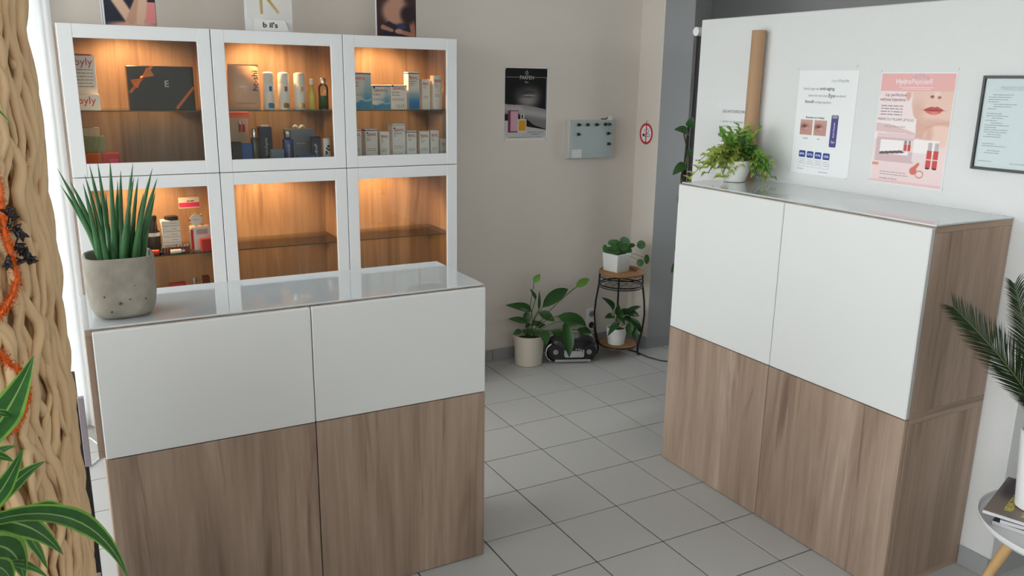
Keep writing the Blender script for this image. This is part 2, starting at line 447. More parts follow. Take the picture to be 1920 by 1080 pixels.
window(1, 'x', WIN_L1, XL, 2); window(2, 'x', WIN_L2, XL, 3); window(3, 'y', WIN_B, YB+.17, 1); window(4, 'x', FILL_WIN_R, XR+.17, 2); window(5, 'y', FILL_WIN_F, YF, 4)  # right and front windows are unseen, added to brighten the room
mat('paving_grey', (.35, .35, .34), .9, noise=.1, nscale=8)
struct(MB().box(-14, XL-.2, -14, 4.5, -.25, -.13).build('pavement_left', 'paving_grey'))
struct(MB().box(-14, 3.2, 4.5, 14, -.25, -.13).build('pavement_back', 'paving_grey'))
struct(MB().box(XL-.2, 14, -14, YF-.2, -.25, -.13).build('pavement_front', 'paving_grey'))
struct(MB().box(XR+.2, 14, YF-.2, 9, -.25, -.13).build('pavement_right', 'paving_grey'))

# skirting tiles
def skirting(name, segs):
    r = None
    for (x0, y0, x1, y1, nx, ny) in segs:
        L = math.hypot(x1-x0, y1-y0); dx, dy = (x1-x0)/L, (y1-y0)/L; t = 0; k = 0
        while t < L-.005:
            e = min(t+.30, L)
            m = MB(); ax, ay, bx, by = x0+dx*(t+.001), y0+dy*(t+.001), x0+dx*(e-.001), y0+dy*(e-.001)
            xs = sorted((ax, bx, ax+nx*.009, bx+nx*.009)); ys = sorted((ay, by, ay+ny*.009, by+ny*.009))
            m.box(xs[0], xs[-1], ys[0], ys[-1], 0, .075)
            if r is None: r = struct(m.build(name, 'skirting_tile', bevel=.0015))
            else: m.build('skirting_tile', 'skirting_tile', r, bevel=.0015)
            t += .303
skirting('baseboard_back', [(2.255, YB, 3.28, YB, 0, -1), (1.86, YB, 2.252, YB, 0, -1)])
skirting('baseboard_column', [(3.28, 4.33, 3.28, 4.112, -1, 0), (3.271, 4.112, 3.51, 4.112, 0, -1)])
skirting('baseboard_partition', [(PX, 1.574, PX, 1.462, -1, 0), (PX-.009, 1.462, PX+PT, 1.462, 0, -1), (PX, 3.183, PX, 2.78, -1, 0)])

# ================================================================== big furniture
def door_white(parent, x0, x1, z0, z1, name='door'):
    d = box(name, 'white_foil', parent, x0, x1, 0, .019, z0, z1, .0025)
    MB().box(x0-.0006, x0, .003, .018, z0+.003, z1-.003).build('edge_banding', 'door_edge_grey', d)
    MB().box(x1, x1+.0006, .003, .018, z0+.003, z1-.003).build('edge_banding', 'door_edge_grey', d)
    return d
def cabinet_unit(root, x0, x1, z0, z1, depth, left_extra=0):
    t = .02
    box('bottom_board', 'walnut_across', root, x0-left_extra, x1, .022, depth, z0, z0+t, .0008)
    box('top_board', 'walnut_across', root, x0-left_extra, x1, .022, depth, z1-t, z1, .0008)
    box('side_panel', 'walnut', root, x0-left_extra, x0-left_extra+t, .022, depth, z0+t+.0004, z1-t-.0004, .0008)
    box('side_panel', 'walnut', root, x1-t, x1, .022, depth, z0+t+.0004, z1-t-.0004, .0008)
    box('middle_panel', 'walnut', root, (x0+x1)/2-.009, (x0+x1)/2+.009, .03, depth-.006, z0+t, z1-t)
    box('back_panel', 'walnut', root, x0-left_extra+t, x1-t, depth-.006, depth, z0+t, z1-t)

# tall cabinet against the partition; local x runs towards the camera, local y into the wall
RC = (2.339, 2.775, 0)
r = thing('base_cabinet', 'lower two-door cabinet with walnut wood-grain fronts against the white partition', 'cabinet', RC, -PI/2)
cabinet_unit(r, 0, 1.2, 0, .64, .417)
for k in range(2): box('door', 'walnut', r, .0015+.6*k, .5985+.6*k, 0, .019, .003, .6385, .0015)
r = thing('wall_unit_cabinet', 'upper two-door cabinet with plain white fronts and walnut side on the partition side', 'cabinet', (2.339, 2.775, .64), -PI/2)
cabinet_unit(r, 0, 1.2, 0, .64, .417)
for k in range(2): door_white(r, .0015+.6*k, .5985+.6*k, .0015, .6365)
r = thing('glass_top', 'grey-white glass top plate on the tall cabinet under the posters', 'glass top', (2.339, 2.775, 1.28), -PI/2)
box('plate', 'white_glass_top', r, 0, 1.2, .018, .418, .0005, .006, .001)

# counter in the foreground
LC = (.030, 2.418, 0)
r = thing('base_cabinet', 'lower two-door counter cabinet with walnut wood-grain fronts in the foreground', 'cabinet', LC)
cabinet_unit(r, 0, 1.2, 0, .64, .417)
for k in range(2): box('door', 'walnut', r, .0015+.6*k, .5985+.6*k, 0, .019, .003, .6385, .0015)
r = thing('drawer_cabinet', 'upper counter unit with two wide white drawer fronts in the foreground', 'cabinet', (.030, 2.418, .64))
cabinet_unit(r, 0, 1.2, 0, .38, .417, .016)
for k in range(2): door_white(r, .0015+.6*k, .5985+.6*k, .0015, .3765, 'drawer_front')
r = thing('glass_top', 'glossy white glass top plate on the counter below the concrete planter', 'glass top', (.030, 2.418, 1.02))
box('plate', 'white_glass_top', r, -.016, 1.2, .018, .418, .0005, .006, .001)

# display cabinets: three tall units, three glazed doors each
BX, BY, BH = .046, 3.976, 1.902
RH = BH/3
mat('puck_glow', (1, .8, .55), .5, emit=(1, .72, .42, 1), estr=18)
names = ['leftmost display cabinet with glass doors, holding gift boxes behind the spiky plant', 'middle display cabinet with white-framed glass doors, holding bottles and dark boxes', 'rightmost display cabinet with white-framed glass doors, holding rows of white cartons']
for c in range(3):
    r = thing('display_cabinet', names[c], 'cabinet', (BX+.6*c, BY, 0), 0, 'white-framed display cabinets')
    D = .36; t = .018
    box('side_panel', 'walnut', r, .0005, t, .022, D, 0, BH, .0006); box('side_panel', 'walnut', r, .6-t, .5995, .022, D, 0, BH, .0006)
    box('back_panel', 'walnut', r, t, .6-t, D-.008, D, 0, BH)
    for k in range(4):
        z = min(max(k*RH-.011, 0), BH-.022); n = 'divider' if 0 < k < 3 else ('top_board' if k else 'bottom_board')
        box(n, 'walnut_lengthwise', r, t, .6-t, .022, D-.008, z, z+.022)
    for k in range(3):
        z0, z1 = k*RH+.0018, (k+1)*RH-.0018; x0, x1 = .0018, .5982; s = .056
        d = MB().box(x0+s-.006, x1-s+.006, .008, .012, z0+s-.006, z1-s+.006).build('door', 'clear_glass', r)
        d.name = 'door'
        for a in (x0, x1-s): box('stile', 'white_lacquer', d, a, a+s, 0, .0195, z0, z1, .0012)
        for a in (z0, z1-s): box('rail', 'white_lacquer', d, x0+s+.0004, x1-s-.0004, .0004, .019, a, a+s, .0008)
        if k:
            zs = 1.548 if k == 2 else .898
            g = MB().box(t+.001, .6-t-.001, .034, D-.012, zs-.005, zs).build('glass_shelf', 'shelf_glass', r)
            MB().box(t+.001, .6-t-.001, .0333, .034, zs-.005, zs).build('shelf_edge', 'glass_edge', g)
            zt = (k+1)*RH-.022
            p = MB().lathe([(.026, zt-.010), (.03, zt-.008), (.03, zt-.001)], 20, (.27, .14)).build('puck_light', 'chrome', r)
            MB().lathe([(.022, zt-.0115), (.022, zt-.0102)], 20, (.27, .14)).build('diffuser', 'puck_glow', p)
            l = bpy.data.lights.new('puck_lamp', 'SPOT'); l.energy = 10.5; l.color = (1, .50, .18); l.shadow_soft_size = .018
            l.spot_size = math.radians(150); l.spot_blend = .6
            lo = bpy.data.objects.new('puck_lamp', l); COL.objects.link(lo); lo.parent = p; lo.location = (.27, .14, zt-.02)
            lo.rotation_euler = (math.radians(24), 0, 0)

# ================================================================== goods in the display cabinets
mat('carton_white', (.90, .89, .87), .5); mat('carton_navy', rgb(28, 34, 62), .4); mat('carton_black', (.015, .015, .018), .3)
mat('carton_blue', rgb(45, 90, 160), .4); mat('carton_greyblue', rgb(110, 125, 140), .4); mat('carton_pink', rgb(225, 120, 110), .45)
mat('carton_orange', rgb(205, 90, 45), .5); mat('carton_red', rgb(190, 40, 35), .5); mat('carton_green', rgb(140, 150, 115), .6, noise=.2, nscale=60)
mat('carton_beige', rgb(205, 185, 160), .6); mat('carton_darkred', rgb(110, 25, 30), .45); mat('carton_silver', rgb(190, 185, 182), .35)
mat('plastic_white', (.88, .88, .87), .3); mat('plastic_black', (.015, .015, .016), .3); mat('bottle_blue', rgb(30, 55, 125), .2, coat=.5); mat('bottle_olive', rgb(70, 85, 70), .25, coat=.4)
mat('gold', (.75, .5, .2), .25, metal=1); mat('ribbon_gold', rgb(200, 110, 35), .3, coat=.4); mat('liquid_green', rgb(40, 120, 60), .15); mat('liquid_yellow', rgb(215, 195, 90), .2)
mat('ink_blue', rgb(45, 125, 190), .5); mat('ink_bronze', rgb(150, 110, 70), .4); mat('ink_pink', rgb(225, 60, 130), .5); mat('foil_pack', rgb(225, 190, 165), .28, coat=.3)
SZ, FZ, SZ2, FZ2 = 1.548, 1.279, .898, .645      # upper glass shelf, upper floor, lower glass shelf, lower floor
def sketch(b, cx, z0, w, h, n, seed):
    rnd = random.Random(seed)
    for i in range(n):
        x = cx+(i/(max(1, n-1))-.5)*w; lean = (i/(max(1, n-1))-.5)*.6*w
        b.poly([(x-w*.03, z0), (x+w*.05, z0), (x+lean+w*.06, z0+h*rnd.uniform(.7, 1)), (x+lean, z0+h*rnd.uniform(.6, .9))], -1)
def blue_wave(u, v):
    p = Paint(u, v, (232, 232, 230)); p.on(sst(.75, .15, v)*sst(.1, .8, u)*.8+ell(u, v, .85, .45, .2, .5, .6)*.4, (95, 165, 205))
    p.on(sst(.26, .2, v+.05*np.sin(u*7)), (70, 150, 195)); p.on(sst(.05, .0, np.abs(v-.3-.06*np.sin(u*6)))*.7, (225, 235, 240)); return p.c
def blue_fade(u, v):
    p = Paint(u, v, (236, 234, 230)); p.on(sst(.62, .1, v), (45, 125, 195)); return p.c
def carton(x0, x1, y, z, h, d, label, head, sub, kind='plain', stripe=None, rz=0, seed=0, twin=False):
    w = x1-x0
    r = thing('product_carton', label, 'box', ((x0+x1)/2, y+d/2, z), rz, 'white cartons in the rightmost cabinet')
    box('carton_body', 'carton_white', r, -w/2, w/2, -d/2, d/2, 0, h, .0008)
    f = -d/2-.0006
    if kind in ('wave', 'fade'):
        picture('printed_panel', r, -w/2+.001, w/2-.001, .001, h-.006, blue_wave if kind == 'wave' else blue_fade, 24, 40, f)
    if stripe: MB().box(-w/2-.0006, w/2+.0006, -d/2-.0008, d/2, h-.009, h-.005).build('colour_stripe', stripe, r)
    f -= .0005
    ts = min(w*.78, .075); hz = h*(.80 if h > .12 else .72)
    MB().box(-w/2+.006, -w/2+.006+ts*.13, f, f+.0004, hz+ts*.22, hz+ts*.36).build('emblem', 'ink_navy', r)
    TX().add(head, -w/2+.005 + (0 if w < .06 else ts*.05), hz, .02, f, width=ts, bold=.01).build('brand_lettering', 'ink_red', r)
    t = TX(); 
    for i, s in enumerate(sub): t.add(s, -w/2+.006, hz-ts*.20*(i+1)-.002, ts*.17, f)
    t.build('lettering', 'ink_black', r)
    t = TX(); t.words(-w/2+.006, w/2-.01, h*.42, .004, seed, f).words(-w/2+.006, w/2-.014, h*.37, .004, seed+1, f); t.build('small_print', 'ink_grey', r)
    if kind == 'herb':
        b = MB(); sketch(b, w*.12, h*.06, w*.4, h*.2, 5, seed); b.v = [(x, f, q) for x, yy, q in b.v]; b.build('herb_drawing', 'ink_bronze', r)
    return r
G = 'GEHWOL'
carton(1.300, 1.412, 4.06, SZ, .180, .06, 'large white carton with blue waves, first from left on the upper glass shelf', G, ['Kräuter', 'Fußbad'], 'wave', 'ink_navy', seed=1)
carton(1.416, 1.512, 4.06, SZ, .120, .07, 'low white carton with blue waves, upper glass shelf of the rightmost cabinet', G, ['Fußbad'], 'wave', 'ink_navy', seed=2)
carton(1.515, 1.601, 4.06, SZ, .121, .07, 'low white carton with plant drawing, between the wave carton and the blue-fade carton', G, ['Badesalz', 'Rosmarin'], 'herb', 'carton_silver', seed=3)
carton(1.610, 1.674, 4.07, SZ, .186, .05, 'tall white carton fading to blue at its foot, upper glass shelf', G, ['FUSSKRAFT', 'Nutrition', 'Lotion'], 'fade', 'ink_navy', rz=.10, seed=4)
carton(1.690, 1.738, 4.08, SZ, .152, .04, 'slim white carton second from right on the upper glass shelf', G, ['Lipidro', 'Creme'], 'plain', rz=.16, seed=5)
carton(1.750, 1.798, 4.06, SZ, .171, .045, 'slim tall white carton at the right end of the upper glass shelf', G, ['med', 'Lipidro', 'Creme'], 'plain', seed=6)
carton(1.306, 1.354, 4.06, FZ, .172, .045, 'white carton half hidden at the left end of the cabinet floor row', G, ['Balm'], 'plain', 'ink_red', seed=7)
carton(1.372, 1.438, 4.06, FZ, .172, .05, 'white carton with navy stripe, second from left in the lower row', G, ['Beine', 'Balsam'], 'herb', 'ink_navy', rz=.08, seed=8)
carton(1.452, 1.502, 4.06, FZ, .158, .04, 'small plain white carton, third from left in the lower row', G, ['med', 'Fluid', 'Gel'], 'plain', seed=9)
carton(1.518, 1.592, 4.07, FZ, .196, .055, 'tallest white carton with blue bar in the middle of the lower row', G, ['FUSSKRAFT', 'Rot'], 'herb', 'carton_silver', rz=.14, seed=10)
carton(1.599, 1.652, 4.06, FZ, .160, .04, 'white carton with blue rim, fifth from left in the lower row', G, ['Fitness', 'Balsam'], 'herb', 'ink_blue', seed=11)
carton(1.671, 1.724, 4.06, FZ, .157, .04, 'white carton with flower drawing, third from right in the lower row', G, ['med', 'Schrunden', 'Salbe'], 'herb', rz=-.06, seed=12)
carton(1.731, 1.779, 4.06, FZ, .160, .04, 'white carton second from right in the lower row', G, ['med', 'Salve', 'Creme'], 'plain', seed=13)
r = carton(1.788, 1.828, 4.06, FZ, .115, .035, 'shortest white carton at the right end of the lower row', 'Lipo Fluid', ['Express'], 'plain', seed=14)

def pbox(name, label, cat, x0, x1, y, z, h, d, m, rz=0, bevel=.001, group=None):
    r = thing(name, label, cat, ((x0+x1)/2, y+d/2, z), rz, group); w = x1-x0
    box('body', m, r, -w/2, w/2, -d/2, d/2, 0, h, bevel); return r
def bottle(label, x0, x1, y, z, prof, m, capm=None, capp=None, group='cosmetic bottles', name='bottle'):
    r = thing(name, label, 'bottle', ((x0+x1)/2, y, z), 0, group); w = (x1-x0)/2
    MB().lathe([(a*w, b) for a, b in prof], 24).build('body', m, r, smooth='auto')
    if capp: MB().lathe([(a*w, b) for a, b in capp], 24).build('cap', capm, r, smooth='auto')
    return r
# middle cabinet, upper shelf
r = thing('soap_pack', 'glossy cream foil pack with vertical dark lettering beside three white bottles', 'package', (.800, 4.10, SZ), .06)
b = MB()
for i in range(7):
    t = i/6; z = .2*t; dd = .006+.03*math.sin(PI*min(1, t*1.05+.02))**.6 if t < 1 else .004; w = .074-.006*t
    b.v += [(-w, -dd*.4, z), (-w*.6, -dd, z), (w*.6, -dd, z), (w, -dd*.4, z), (w, dd*.4, z), (w*.6, dd, z), (-w*.6, dd, z), (-w, dd*.4, z)]
for i in range(6):
    for k in range(8): b.f.append((i*8+k, i*8+(k+1) % 8, i*8+8+(k+1) % 8, i*8+8+k))
b.f += [tuple(range(8))[::-1], tuple(range(48, 56))]
b.build('pouch', 'foil_pack', r, smooth='auto')
box('crimped_top', 'foil_pack', r, -.066, .072, -.003, .003, .196, .206)
TX().add('hc-shi', .058, .085, .04, -.0375, rot=PI/2, bold=.012).build('lettering', 'ink_navy', r)
TX().words(-.05, .045, .028, .003, 2, -.034).build('printed_line', 'ink_bronze', r)
bp = [(.9, 0), (1, .004), (1, .118), (.96, .122)]; cp = [(.97, .1222), (.97, .163), (.85, .170), (.4, .174)]
for i, (x, ink, z0) in enumerate(((.912, 'ink_blue', 'blue'), (.984, 'ink_bronze', 'brown'), (1.060, 'gold', 'gold'))):
    r = bottle('white %s-labelled bottle, %s of three on the upper glass shelf' % (z0, ('left', 'middle', 'right')[i]), x-.027, x+.027, 4.09, SZ, bp, 'plastic_white', 'plastic_white', cp, 'white round-topped bottles')
    for (a0, a1, z0_, z1_) in ((-.35, .75, .008, .032), (-.1, .45, .085, .108)):
        b = MB(); n = 8
        for k in range(n+1):
            a = a0+(a1-a0)*k/n; q = .0274
            zt = z1_ if z0_ > .05 else z0_+(z1_-z0_)*math.sqrt(max(.05, 1-(2*k/n-.8)**2/3.3))
            b.v += [(q*math.sin(a), -q*math.cos(a), z0_), (q*math.sin(a), -q*math.cos(a), zt)]
        for k in range(n): b.f.append((2*k, 2*k+2, 2*k+3, 2*k+1))
        b.build('printed_label', ink, r)
r = bottle('small clear bottle of yellow oil left of the green one', 1.100, 1.137, 4.09, SZ, [(.9, 0), (1, .004), (1, .075), (.75, .09), (.5, .1), (.5, .118)], 'liquid_yellow', 'plastic_white', [(.55, .1185), (.55, .142), (.3, .146)])
r = bottle('clear spray bottle half full of green liquid at the shelf end', 1.152, 1.200, 4.09, SZ, [(.9, 0), (1, .004), (1, .104), (.8, .116), (.5, .12), (.5, .126)], 'bottle_glass', 'chrome', [(.6, .1262), (.6, .146), (.5, .15)])
MB().lathe([(.020, .004), (.0215, .006), (.0215, .066)], 20).build('green_liquid', 'liquid_green', r, smooth='auto')
MB().box(-.006, .008, -.0246, -.0238, .08, .095).build('printed_label', 'white_paper', r)
# middle cabinet, floor
r = pbox('gift_box', 'pink gift box with a window showing two lip tubes', 'box', .712, .829, 4.16, FZ, .255, .04, 'carton_pink')
box('window_panel', 'carton_beige', r, -.055, .052, -.0212, -.0202, .02, .225)
for k in range(2):
    p = MB().lathe([(.006, .162), (.006, .198)], 12, (.012+.018*k, -.024)).build('lip_tube', 'ink_red', r); MB().lathe([(.006, .1982), (.005, .215)], 12, (.012+.018*k, -.024)).build('tube_cap', 'chrome', p)
pbox('product_box', 'small black box at the left end of the middle cabinet floor', 'box', .722, .763, 4.05, FZ, .121, .04, 'carton_black', .05)
r = pbox('product_box', 'small bright blue box beside the olive bottle', 'box', .766, .815, 4.05, FZ, .113, .04, 'carton_blue', -.1)
bottle('slim olive bottle with silver cap beside the tall navy box', .813, .848, 4.08, FZ, [(.95, 0), (1, .003), (1, .135), (.85, .14)], 'bottle_olive', 'chrome', [(.55, .1402), (.6, .176), (.4, .182)])
r = pbox('product_box', 'tall navy box with vertical silver lettering in the middle cabinet', 'box', .858, .917, 4.09, FZ, .187, .05, 'carton_navy')
TX().add('HydroPeptide', .006, .05, .02, -.0262, rot=PI/2, width=.085).build('lettering', 'ink_silver', r)
r = tag(MB().box(-.017, .017, -.012, .012, 0, .008).build('paper_tag', 'white_paper', bevel=.002), 'small white folded tag lying on the tall navy box', 'tag'); r.location = (.89, 4.115, FZ+.187)
r = pbox('product_box', 'small grey-blue box in front of the tall navy box', 'box', .894, .957, 4.03, FZ, .085, .035, 'carton_greyblue')
TX().words(-.02, .02, .03, .004, 4, -.0182).build('small_print', 'ink_silver', r)
r = bottle('cobalt blue bottle with chrome pump cap in the middle cabinet', .960, 1.012, 4.07, FZ, [(.95, 0), (1, .003), (1, .125), (.92, .13)], 'bottle_blue', 'chrome', [(.5, .1302), (.62, .134), (.62, .165), (.45, .17)])
b = TX().add('HydroPeptide', .002, .035, .016, -.0266, rot=PI/2, width=.07).build('lettering', 'ink_silver', r)
r = pbox('gift_box', 'wide grey gift box with a white bow behind the blue bottle', 'box', .996, 1.142, 4.15, FZ, .172, .05, 'carton_greyblue')
for s in (-1, 1): MB().tube(bez((0, 0, .172), (s*.02, -.004, .198), (s*.03, 0, .176), 6), [.003, .006, .007, .007, .006, .004, .002], 6).build('bow_loop', 'white_paper', r, smooth=True)
TX().words(-.02, .025, .10, .005, 6, -.0262).build('small_print', 'ink_silver', r)
r = pbox('product_box', 'flat blue box lying in front of the grey gift box', 'box', 1.022, 1.115, 4.02, FZ, .055, .04, 'carton_blue', -.05)
r = pbox('product_box', 'upright dark blue box with white swirl lettering beside the white tube', 'box', 1.102, 1.147, 4.06, FZ, .138, .04, 'carton_navy', -.18)
TX().add('HydroP', .006, .03, .02, -.0212, rot=PI/2, width=.075).build('lettering', 'ink_white', r)
r = bottle('short white canister with dark flower print at the cabinet floor end', 1.154, 1.192, 4.06, FZ, [(.96, 0), (1, .003), (1, .125), (.95, .129)], 'plastic_white', 'plastic_white', [(.9, .1292), (.88, .131)], name='canister')
b = MB()
for k in range(9):
    a = k*.7; x, z = .009*math.cos(a), .075+.02*math.sin(a*1.3); b.poly([(x-.004, z-.003), (x+.003, z-.005), (x+.005, z+.004), (x-.002, z+.005)], -.0196)
b.build('flower_print', 'ink_black', r)

# leftmost cabinet, upper shelf
def byly(label, x0, x1, y, z, h, d, rz):
    r = pbox('product_box', label, 'box', x0, x1, y, z, h, d, 'carton_white', rz); w = x1-x0
    TX().add('byly', -w/2+.03, h-.04 if h > .1 else h*.4, .045, -d/2-.0006, width=.07).build('brand_lettering', 'ink_red', r)
    if h > .1:
        t = TX()
        for i in range(6): t.words(-w/2+.02, w/2-.012, h-.06-.014*i, .005, i, -d/2-.0006)
        t.build('small_print', 'ink_bronze', r)
    return r
byly('low white box with red script lettering under the tall cream box', .070, .186, 4.06, SZ, .066, .09, 0)
byly('tall cream box with red script lettering on top of the low white box', .070, .180, 4.075, SZ+.067, .160, .05, .05)
r = pbox('product_box', 'brownish red box peeking out behind the tall cream box', 'box', .080, .172, 4.15, SZ, .235, .05, 'carton_darkred')
r = thing('gift_box', 'large black gift box with copper ribbon and bow in the leftmost cabinet', 'box', (.46, 4.14, SZ), 0)
box('box_body', 'carton_black', r, -.155, .122, -.03, .04, 0, .19, .002)
TX().add('E', -.005, .10, .04, -.0306, bold=.01).build('emblem', 'ink_silver', r)
def ribbon(p0, p1, w=.012):
    d = Vector(p1)-Vector(p0); n = Vector((-d.z, 0, d.x)).normalized()*w/2
    return MB().quad(Vector(p0)-n, Vector(p1)-n, Vector(p1)+n, Vector(p0)+n)
ribbon((-.148, -.0314, .075), (-.05, -.0314, .19)).build('ribbon', 'ribbon_gold', r)
ribbon((.04, -.0314, .004), (.12, -.0314, .10)).build('ribbon', 'ribbon_gold', r)
for k, (a, q) in enumerate(((-.030, .03), (.028, -.02))):
    bwc = (-.095, -.034, .138)
    d = Vector((.8, 0, .6)) if k else Vector((-.8, 0, -.6)); n = Vector((-d.z, 0, d.x))
    pts = [Vector(bwc), Vector(bwc)+d*.045+n*.022, Vector(bwc)+d*.05, Vector(bwc)+d*.045-n*.022]
    b = MB(); b.v = [tuple(p+Vector((0, -.012*(i > 0), 0))) for i, p in enumerate(pts)] + [tuple(p) for p in pts]
    b.f = [(0, 1, 2), (0, 2, 3), (4, 6, 5), (4, 7, 6), (1, 5, 6, 2), (2, 6, 7, 3), (0, 4, 5, 1), (3, 7, 4, 0)]
    b.build('bow_loop', 'ribbon_gold', r)
MB().sphere((-.095, -.040, .138), .009).build('bow_knot', 'ribbon_gold', r, smooth=True)
# leftmost cabinet, floor
pbox('product_box', 'orange box at the bottom of the small stack in the leftmost cabinet', 'box', .064, .168, 4.06, FZ, .083, .07, 'carton_orange')
r = pbox('product_box', 'red box with a pink label beside the orange box', 'box', .174, .240, 4.05, FZ, .083, .05, 'carton_red', -.06)
box('pink_label', 'ink_pink', r, -.005, .028, -.0258, -.0252, .03, .06)
r = pbox('product_box', 'mottled green box lying on the orange box', 'box', .064, .190, 4.085, FZ+.0835, .072, .06, 'carton_green', -.05)
r = pbox('product_box', 'small beige box on top of the mottled green box', 'box', .070, .172, 4.10, FZ+.156, .036, .05, 'carton_beige', .08)

# leftmost cabinet, lower compartment shelf
r = thing('hang_card', 'white and pink card held up behind the round disc', 'card', (.531, 4.2015, SZ2))
box('card', 'carton_white', r, -.047, .047, -.0015, .0015, .183, .235, .0005); MB().tube([(0, 0, 0), (0, 0, .183)], .002, 6).build('stem', 'clear_glass', r); MB().lathe([(.018, 0), (.018, .003)], 16).build('foot', 'clear_glass', r)
box('pink_band', 'ink_pink', r, -.046, .046, -.0026, -.002, .188, .21); TX().words(-.01, .03, .215, .006, 3, -.0026).build('small_print', 'ink_black', r)
r = pbox('product_box', 'white box with red flap below the round disc', 'box', .510, .600, 4.07, SZ2, .110, .05, 'carton_white', .06)
box('red_flap', 'ink_red', r, -.046, -.034, -.0262, -.0255, .002, .10); box('grey_label', 'carton_silver', r, -.02, .03, -.0262, -.0255, .075, .1)
pbox('product_box', 'red box in front of the white box with red flap', 'box', .548, .602, 4.02, SZ2, .058, .035, 'carton_red', .1)
r = thing('cream_disc', 'round cream tester disc on a gold stand on the white box', 'disc', (.540, 4.085, SZ2+.11))
MB().ring((0, .032), .027, .0001, -.004, .004).build('disc', 'plastic_white', r, smooth='auto')
MB().tube([(-.03, 0, .004), (-.02, 0, .012), (0, 0, .004), (.02, 0, .012), (.03, 0, .004)], .0035, 8).build('gold_stand', 'gold', r)
MB().tube([(.018, 0, .05), (.03, -.002, .06)], [.004, .006], 8).build('gold_clip', 'gold', r); MB().tube([(-.02, 0, .03), (-.034, -.002, .034)], [.004, .006], 8).build('gold_clip', 'gold', r)
TX().words(-.012, .012, .032, .004, 5, -.0046).build('small_print', 'ink_grey', r)
for k in range(5):
    r = pbox('slim_box', '%s of five slim white boxes stacked beside the white box' % ('lowest', 'second lowest', 'middle', 'second highest', 'topmost')[k], 'box', .388+.001*(k % 2), .468+.001*(k % 2), 4.08, SZ2+.020+.0255*k, .0240, .06, 'carton_white', group='stacked slim white boxes')
    TX().words(.0, .025, .010, .004, k, -.0306).build('small_print', 'ink_grey', r)
pbox('tester_tray', 'grey tray under the stack of slim white boxes', 'tray', .380, .480, 4.075, SZ2, .0195, .075, 'carton_silver')
r = tag(MB().lathe([(.030, 0), (.031, .004), (.031, .014), (.028, .016)], 24).build('round_tin', 'plastic_black', smooth='auto'), 'flat black tin on the stack of slim white boxes', 'tin'); r.location = (.435, 4.11, SZ2+.148)
r = thing('cosmetic_jar', 'dark jar with white band left of the stack of slim white boxes', 'jar', (.352, 4.12, SZ2))
MB().lathe([(.03, 0), (.032, .004), (.032, .09), (.026, .1)], 24).build('body', 'plastic_black', r, smooth='auto'); MB().lathe([(.0325, .075), (.0325, .092)], 24, cap0=False, cap1=False).build('white_band', 'plastic_white', r)
MB().lathe([(.022, .1003), (.022, .165), (.018, .17)], 24).build('lid', 'plastic_black', r, smooth='auto')
for k in range(9):
    r = thing('lipstick', 'dark lipstick tester, %s from left in the row before the slim boxes' % ('first', 'second', 'third', 'fourth', 'fifth', 'sixth', 'seventh', 'eighth', 'ninth')[k], 'lipstick', (.384+.0135*k, 4.055, SZ2), 0, 'row of lipstick testers')
    MB().lathe([(.005, 0), (.005, .026)], 10).build('tube', 'carton_darkred' if k % 3 else 'plastic_black', r, smooth='auto'); MB().lathe([(.0045, .0262), (.0045, .038)], 10).build('cap', 'chrome', r, smooth='auto')
r = thing('cream_tube', 'white cream tube lying before the lipstick row', 'tube', (.412, 4.03, SZ2+.0105))
MB().tube([(0, 0, 0), (.045, 0, 0)], .0095, 14).build('body', 'plastic_white', r, smooth='auto'); MB().tube([(.0452, 0, 0), (.062, 0, 0)], .008, 14).build('cap', 'chrome', r, smooth='auto')
r = thing('nail_polish', 'bright red nail polish bottle lying left of the cream tube', 'nail polish', (.332, 4.04, SZ2+.012))
MB().tube([(0, 0, 0), (.032, -.006, 0)], .012, 12).build('body', 'carton_red', r, smooth='auto'); MB().tube([(.0322, -.006, 0), (.055, -.01, -.003)], .006, 10).build('cap', 'plastic_black', r, smooth='auto')
pbox('product_box', 'tall red box at the left end of the lower compartment', 'box', .086, .114, 4.08, SZ2, .19, .05, 'carton_red')
r = thing('sample_stand', 'tiny silver sample stand on the lower cabinet floor', 'stand', (.512, 4.08, FZ2)); MB().lathe([(.012, 0), (.012, .003), (.004, .005), (.004, .1), (.011, .102), (.011, .12)], 14).build('post', 'chrome', r, smooth='auto')
pbox('product_box', 'small brown box on the lower cabinet floor at the right', 'box', .552, .582, 4.08, FZ2, .118, .04, 'carton_darkred')
pbox('product_box', 'flat red box on the lower cabinet floor', 'box', .40, .473, 4.07, FZ2, .098, .05, 'carton_red')

# cards on top of the display cabinets
def arms(u, v):
    p = Paint(u, v, (38, 40, 55)); sk = (222, 184, 160); sk2 = (200, 155, 130); a = 1.4
    p.on(rect(u, v, .78, 1, .05, .35), (225, 140, 140)); p.on(ell(u, v, .62, .02, .5, .05, .5), (215, 165, 150))
    p.on(seg_(u, v, .25, .42, .52, .09, .10, .10, a), sk); p.on(seg_(u, v, .52, .09, .72, .42, .09, .08, a), sk2); p.on(seg_(u, v, .70, .08, .78, .42, .085, .08, a), sk)
    p.on(ell(u, v, .5, .7, .3, .22, .3), (230, 190, 170)); p.on(rect(u, v, 0, .035, 0, 1), (235, 240, 245)); return p.c
def flower_card(u, v):
    p = Paint(u, v, (232, 232, 228)); p.on(seg_(u, v, .3, .9, .32, .12, .03, .03), (190, 165, 110)); p.on(seg_(u, v, .36, .5, .68, .14, .03, .03), (185, 150, 70))
    p.on(sst(.3, .9, u-v*.3+.1)*.5, (225, 215, 215)); p.on(ell(u, v, .5, .75, .3, .18, .5), (235, 210, 120)); return p.c
